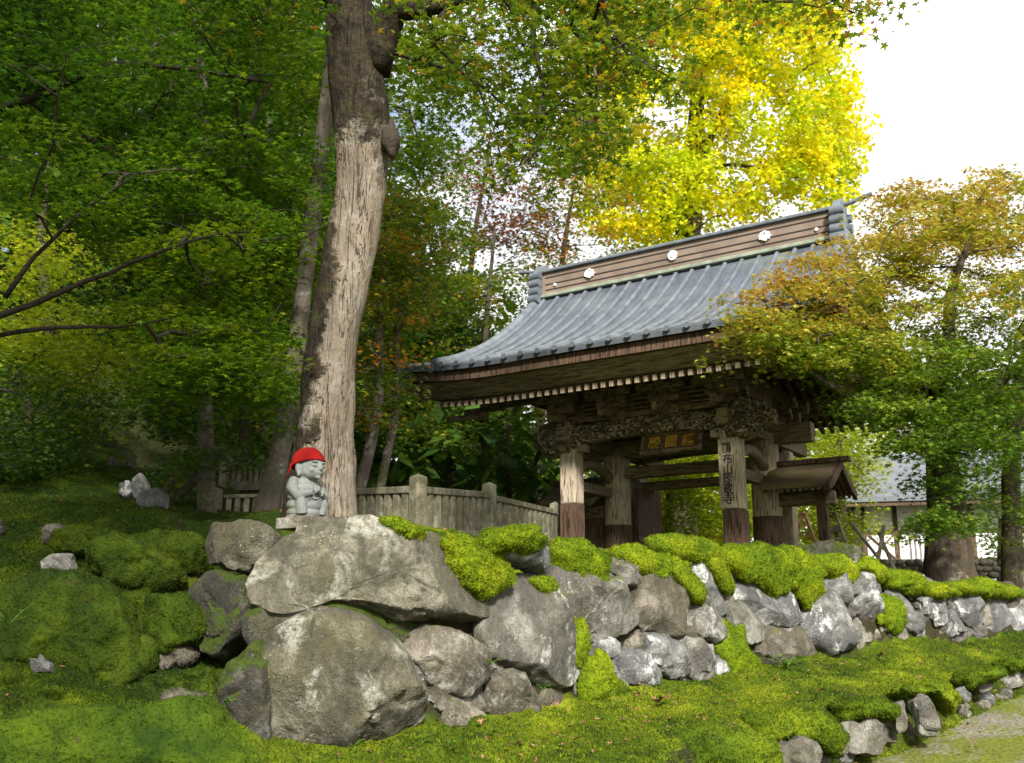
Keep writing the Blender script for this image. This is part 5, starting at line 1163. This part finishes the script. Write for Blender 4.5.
# behind the gate
C = cat(region(75, 585, 760, 410, 560, 24, 28), region(20, 640, 740, 430, 500, 23, 25))
tree('maple_tree', 'bright green tree seen through the gate opening', [(pts([(665, 590), (668, 530), (672, 470), (680, 400)], 26), [.14, .12, .1, .05])], C, B_dark, L_yel, per=170, rad=.85, flat=.14, size=.125, tint=np.clip(rng.normal(.52, .22, len(C)), 0, 1), maxr=.04, group='trees behind the gate')
C = cat(region(62, 770, 885, 395, 495, 22, 27), region(12, 825, 868, 430, 490, 21, 23), region(14, 800, 870, 490, 550, 22, 24))
tree('maple_tree', 'yellow green tree glowing above the side gate roof', [(pts([(845, 580), (843, 520), (840, 460), (838, 410)], 24.5), [.13, .11, .08, .04])], C, B_dark, L_yel, per=110, rad=.75, flat=.12, size=.10, tint=np.clip(rng.normal(.55, .2, len(C)), 0, 1), maxr=.04, group='trees behind the gate')
# right maple
def rm_(px, py, Y0, Y1, n, w, h): return region(n, px - w, px + w, py - h, py + h, Y0, Y1)
C = cat(rm_(795, 312, 12.6, 14.4, 46, 70, 34), rm_(770, 345, 12.6, 13.6, 14, 45, 20), rm_(840, 350, 12.4, 13.6, 16, 40, 22), rm_(860, 280, 12.6, 15, 40, 70, 45), rm_(930, 235, 12.8, 16, 60, 75, 55), rm_(985, 215, 13, 16, 40, 60, 45), rm_(900, 355, 12.4, 15.5, 60, 90, 40), rm_(980, 330, 12.4, 15.5, 60, 80, 70), rm_(885, 405, 12.4, 13.8, 18, 45, 18), rm_(940, 430, 12.4, 13.6, 26, 60, 26), rm_(1000, 450, 12.4, 14.5, 36, 50, 70), rm_(1000, 380, 13, 16, 30, 60, 60), rm_(940, 500, 12.5, 13.4, 8, 28, 34), rm_(940, 530, 12.6, 13.4, 7, 30, 14), rm_(1090, 300, 12, 16, 50, 80, 120))
pc_ = proj(C); tnR = np.clip(.14 + .62 * sstep((430 - pc_[:, 1]) / 190) - .10 * sstep((pc_[:, 0] - 900) / 100) + .16 * sstep((860 - pc_[:, 0]) / 100) * (pc_[:, 1] < 365) + rng.normal(0, .10, len(C)), 0, 1)
T6 = [(pts([(952, 600), (951, 575), (948, 530), (943, 480), (938, 430), (936, 395)], 14.0), [.5, .33, .27, .23, .20, .17]), (pts([(938, 430), (918, 395), (905, 360), (885, 335), (850, 318)], [14, 13.9, 13.8, 13.6, 13.4]), [.16, .13, .11, .08, .04]), (pts([(936, 395), (952, 350), (946, 300), (968, 245), (985, 190)], [14, 14, 14.1, 14.2, 14.3]), [.13, .10, .075, .05, .02]), (pts([(940, 440), (975, 400), (1010, 370), (1060, 350)], [14, 13.9, 13.8, 13.7]), [.14, .11, .08, .04])]
tree('maple_tree', 'large maple at right turning orange on top, overhanging the gate eave', T6, C, B_moss, L_right, per=122, rad=.42, flat=.05, size=.076, tint=tnR, maxr=.05, spread=.12)
C = cat(region(45, 975, 1150, 380, 560, 13.5, 16), region(20, 1040, 1200, 200, 400, 13.5, 16))
tree('maple_tree', 'slim dark trunk tree at the right edge beside the large maple', [(pts([(1014, 600), (1012, 540), (1010, 480), (1016, 410), (1030, 330)], 14.8), [.17, .14, .13, .11, .05])], C, B_moss, L_right, per=95, rad=.5, flat=.06, size=.07, tint=np.clip(rng.normal(.2, .1, len(C)), 0, 1), maxr=.04)
C = region(50, 955, 1080, 470, 580, 17.5, 20)
tree('shrub', 'green shrub behind the trunks at the right edge', [(pts([(1000, 600), (1000, 560), (1000, 520)], 18.5), [.06, .05, .03])], C, B_dark, L_green, per=90, rad=.5, flat=.15, size=.08, maxr=.03)
# far wood on the hillside and beyond the gate, one mass each
def far_wood(name, n, fx, fy, top, mat, size, rad, per=130):
    C = []
    while len(C) < n:
        x, y = rng.uniform(*fx), rng.uniform(*fy); h = top(x, y)
        if h <= 0: continue
        C.append((x, y, gz(x, y) + rng.random() ** .8 * h))
    f = MB(); leaves(f, np.array(C), per, rad, .6, size, 'quad', .8, tint=np.clip(rng.normal(.5, .2, n), 0, 1)); o = put(name, f, mat); o['kind'] = 'stuff'
far_wood('far_wood', 800, (-48, 3), (22.5, 48), lambda x, y: (13 if x < -9 else 13 - 8 * (x + 9) / 9) if x < 3 - .06 * y else 0, L_deep, .42, 1.8)
far_wood('distant_grove', 300, (-3, 34), (36, 50), lambda x, y: 6.0 if x < 15 else 9.0, L_yel, .34, 1.5, 110)

# ------------------------------------------------------------------ small plants and fallen leaves
L_plant = mat_leaf('leaf_plant', [(.0, (.05, .12, .015)), (.6, (.10, .20, .02)), (1.0, (.16, .24, .03))], .3)
def plant(label, px, py, Y, n, size):
    p = at(px, py, Y); g = root('leafy_plant', label, 'plant', tuple(p), 0, 'small leafy plants')
    m = MB(); f = MB()
    for k in range(n):
        a = rng.random() * 6.283; L = size * rng.uniform(.5, 1.1); up_ = rng.uniform(.4, 1.1)
        d = np.array([math.cos(a), math.sin(a), up_]); d /= np.linalg.norm(d); e = d * L; m.tube(np.array([np.zeros(3), e * .5 + [0, 0, .01], e]), .003, 4)
        x = np.array([-math.sin(a), math.cos(a), 0]); o_ = np.array([math.cos(a), math.sin(a), -.15]); w = L * .32
        P = [e - o_ * w * .2, e + x * w * .55 + o_ * w * .35, e + x * w * .35 + o_ * w * 1.0, e + o_ * w * 1.6, e - x * w * .35 + o_ * w * 1.0, e - x * w * .55 + o_ * w * .35]
        P = np.array(P); P[[1, 2, 4, 5], 2] += w * .12; f.add(P, np.array([[0, 1, 2, 3], [0, 3, 4, 5]]), rng.random())
    put('stems', m, L_plant, g); put('leaves', f, L_plant, g); return g
plant('bright broad leaved plant at the wall foot under the broken brown stone', 786, 668, 10.7, 22, .20)
plant('little sprout between the huge boulder and the bank', 450, 745, 6.9, 8, .07)
plant('tiny plant by the low brown stone at the wall foot', 487, 738, 7.3, 9, .06)
plant('small fern like sprig in the crack under the upright slab', 489, 665, 7.9, 7, .09)
plant('leaf tuft growing below the upright slab stone', 543, 690, 8.2, 8, .08)
plant('tall leafy sprig at the left edge of the slope', 8, 625, 6.9, 10, .2)
plant('low green sprig in the moss left of the huge boulder', 225, 705, 6.6, 8, .07)
plant('small weed on the kerb edge at the right', 905, 712, 10.2, 8, .09)
for k in range(18):
    px = rng.uniform(280, 1000); h_ = ground_hit(px, rng.uniform(690 - max(0, px - 600) * .1, 750)); q_ = proj(h_)
    g_ = plant('tiny weed sprouting from the moss of the bank', q_[0], q_[1], float(h_[1]), 6, rng.uniform(.04, .08)); g_['group'] = 'tiny weeds on the moss bank'
M_dead = mat_leaf('leaf_fallen', [(.0, (.10, .045, .025)), (.5, (.22, .10, .055)), (1.0, (.34, .17, .09))], .1, .2, 3)
def fallen(px, py, size):
    p = ground_hit(px, py); m = MB(); sh = LEAVES['star'] * size
    V = sh.copy(); V[:, 2] = .35 * size * np.abs(np.sin(V[:, 0] / size * 2.2)) ; R = Euler((rng.normal(0, .3), rng.normal(0, .3), rng.random() * 6.28)).to_matrix()
    V = V @ np.array(R).T; m.add(V, [list(range(10))], rng.random())
    p = p + np.array([0, 0, .05 + .02]); p[2] = max(p[2], gz(p[0], p[1]) + .05)
    o = put('fallen_leaf', m, M_dead, origin=(0, 0, 0)); o.location = tuple(p)
    return o
for lab, px, py, s in [('large curled pink brown leaf lying on the moss bank', 664, 710, .20), ('brown leaf lying by the wall foot on the right bank', 883, 663, .15), ('small brown leaf in the middle of the bank', 822, 699, .12), ('tan leaf on the flat mossy block at left', 74, 584, .14), ('pinkish leaf at the foot of the path edge', 908, 738, .14)]:
    tag(fallen(px, py, s), lab, 'leaf', 'single fallen leaves')
for k in range(110):
    px = rng.uniform(450, 1010); lo = 700 - (px - 560) * .13
    o = fallen(px, rng.uniform(max(650, lo), 758), rng.uniform(.03, .075)); tag(o, 'small withered brown leaf scattered on the moss bank or path', 'leaf', 'small withered leaves')
# leaf and twig litter strewn over the moss, too fine to count
m = MB(); n = 5200; k = rng.choice(len(Fq), n, p=(vis * 1.0) / vis.sum()); base = _gc[k] + np.stack([rng.normal(0, .03, n), rng.normal(0, .03, n), rng.uniform(.012, .022, n)], -1)
a = rng.random(n) * 6.283; L = rng.uniform(.007, .028, n); w = L * rng.uniform(.15, .7, n); T = np.stack([np.cos(a), np.sin(a), rng.normal(0, .3, n)], -1); B_ = np.stack([-np.sin(a), np.cos(a), rng.normal(0, .3, n)], -1)
V = np.stack([base - T * L[:, None], base + B_ * w[:, None], base + T * L[:, None], base - B_ * w[:, None]], 1)
m.add(V.reshape(-1, 3), np.arange(4 * n).reshape(n, 4), rng.random(n)); lit = put('leaf_litter', m, M_dead); lit['kind'] = 'stuff'
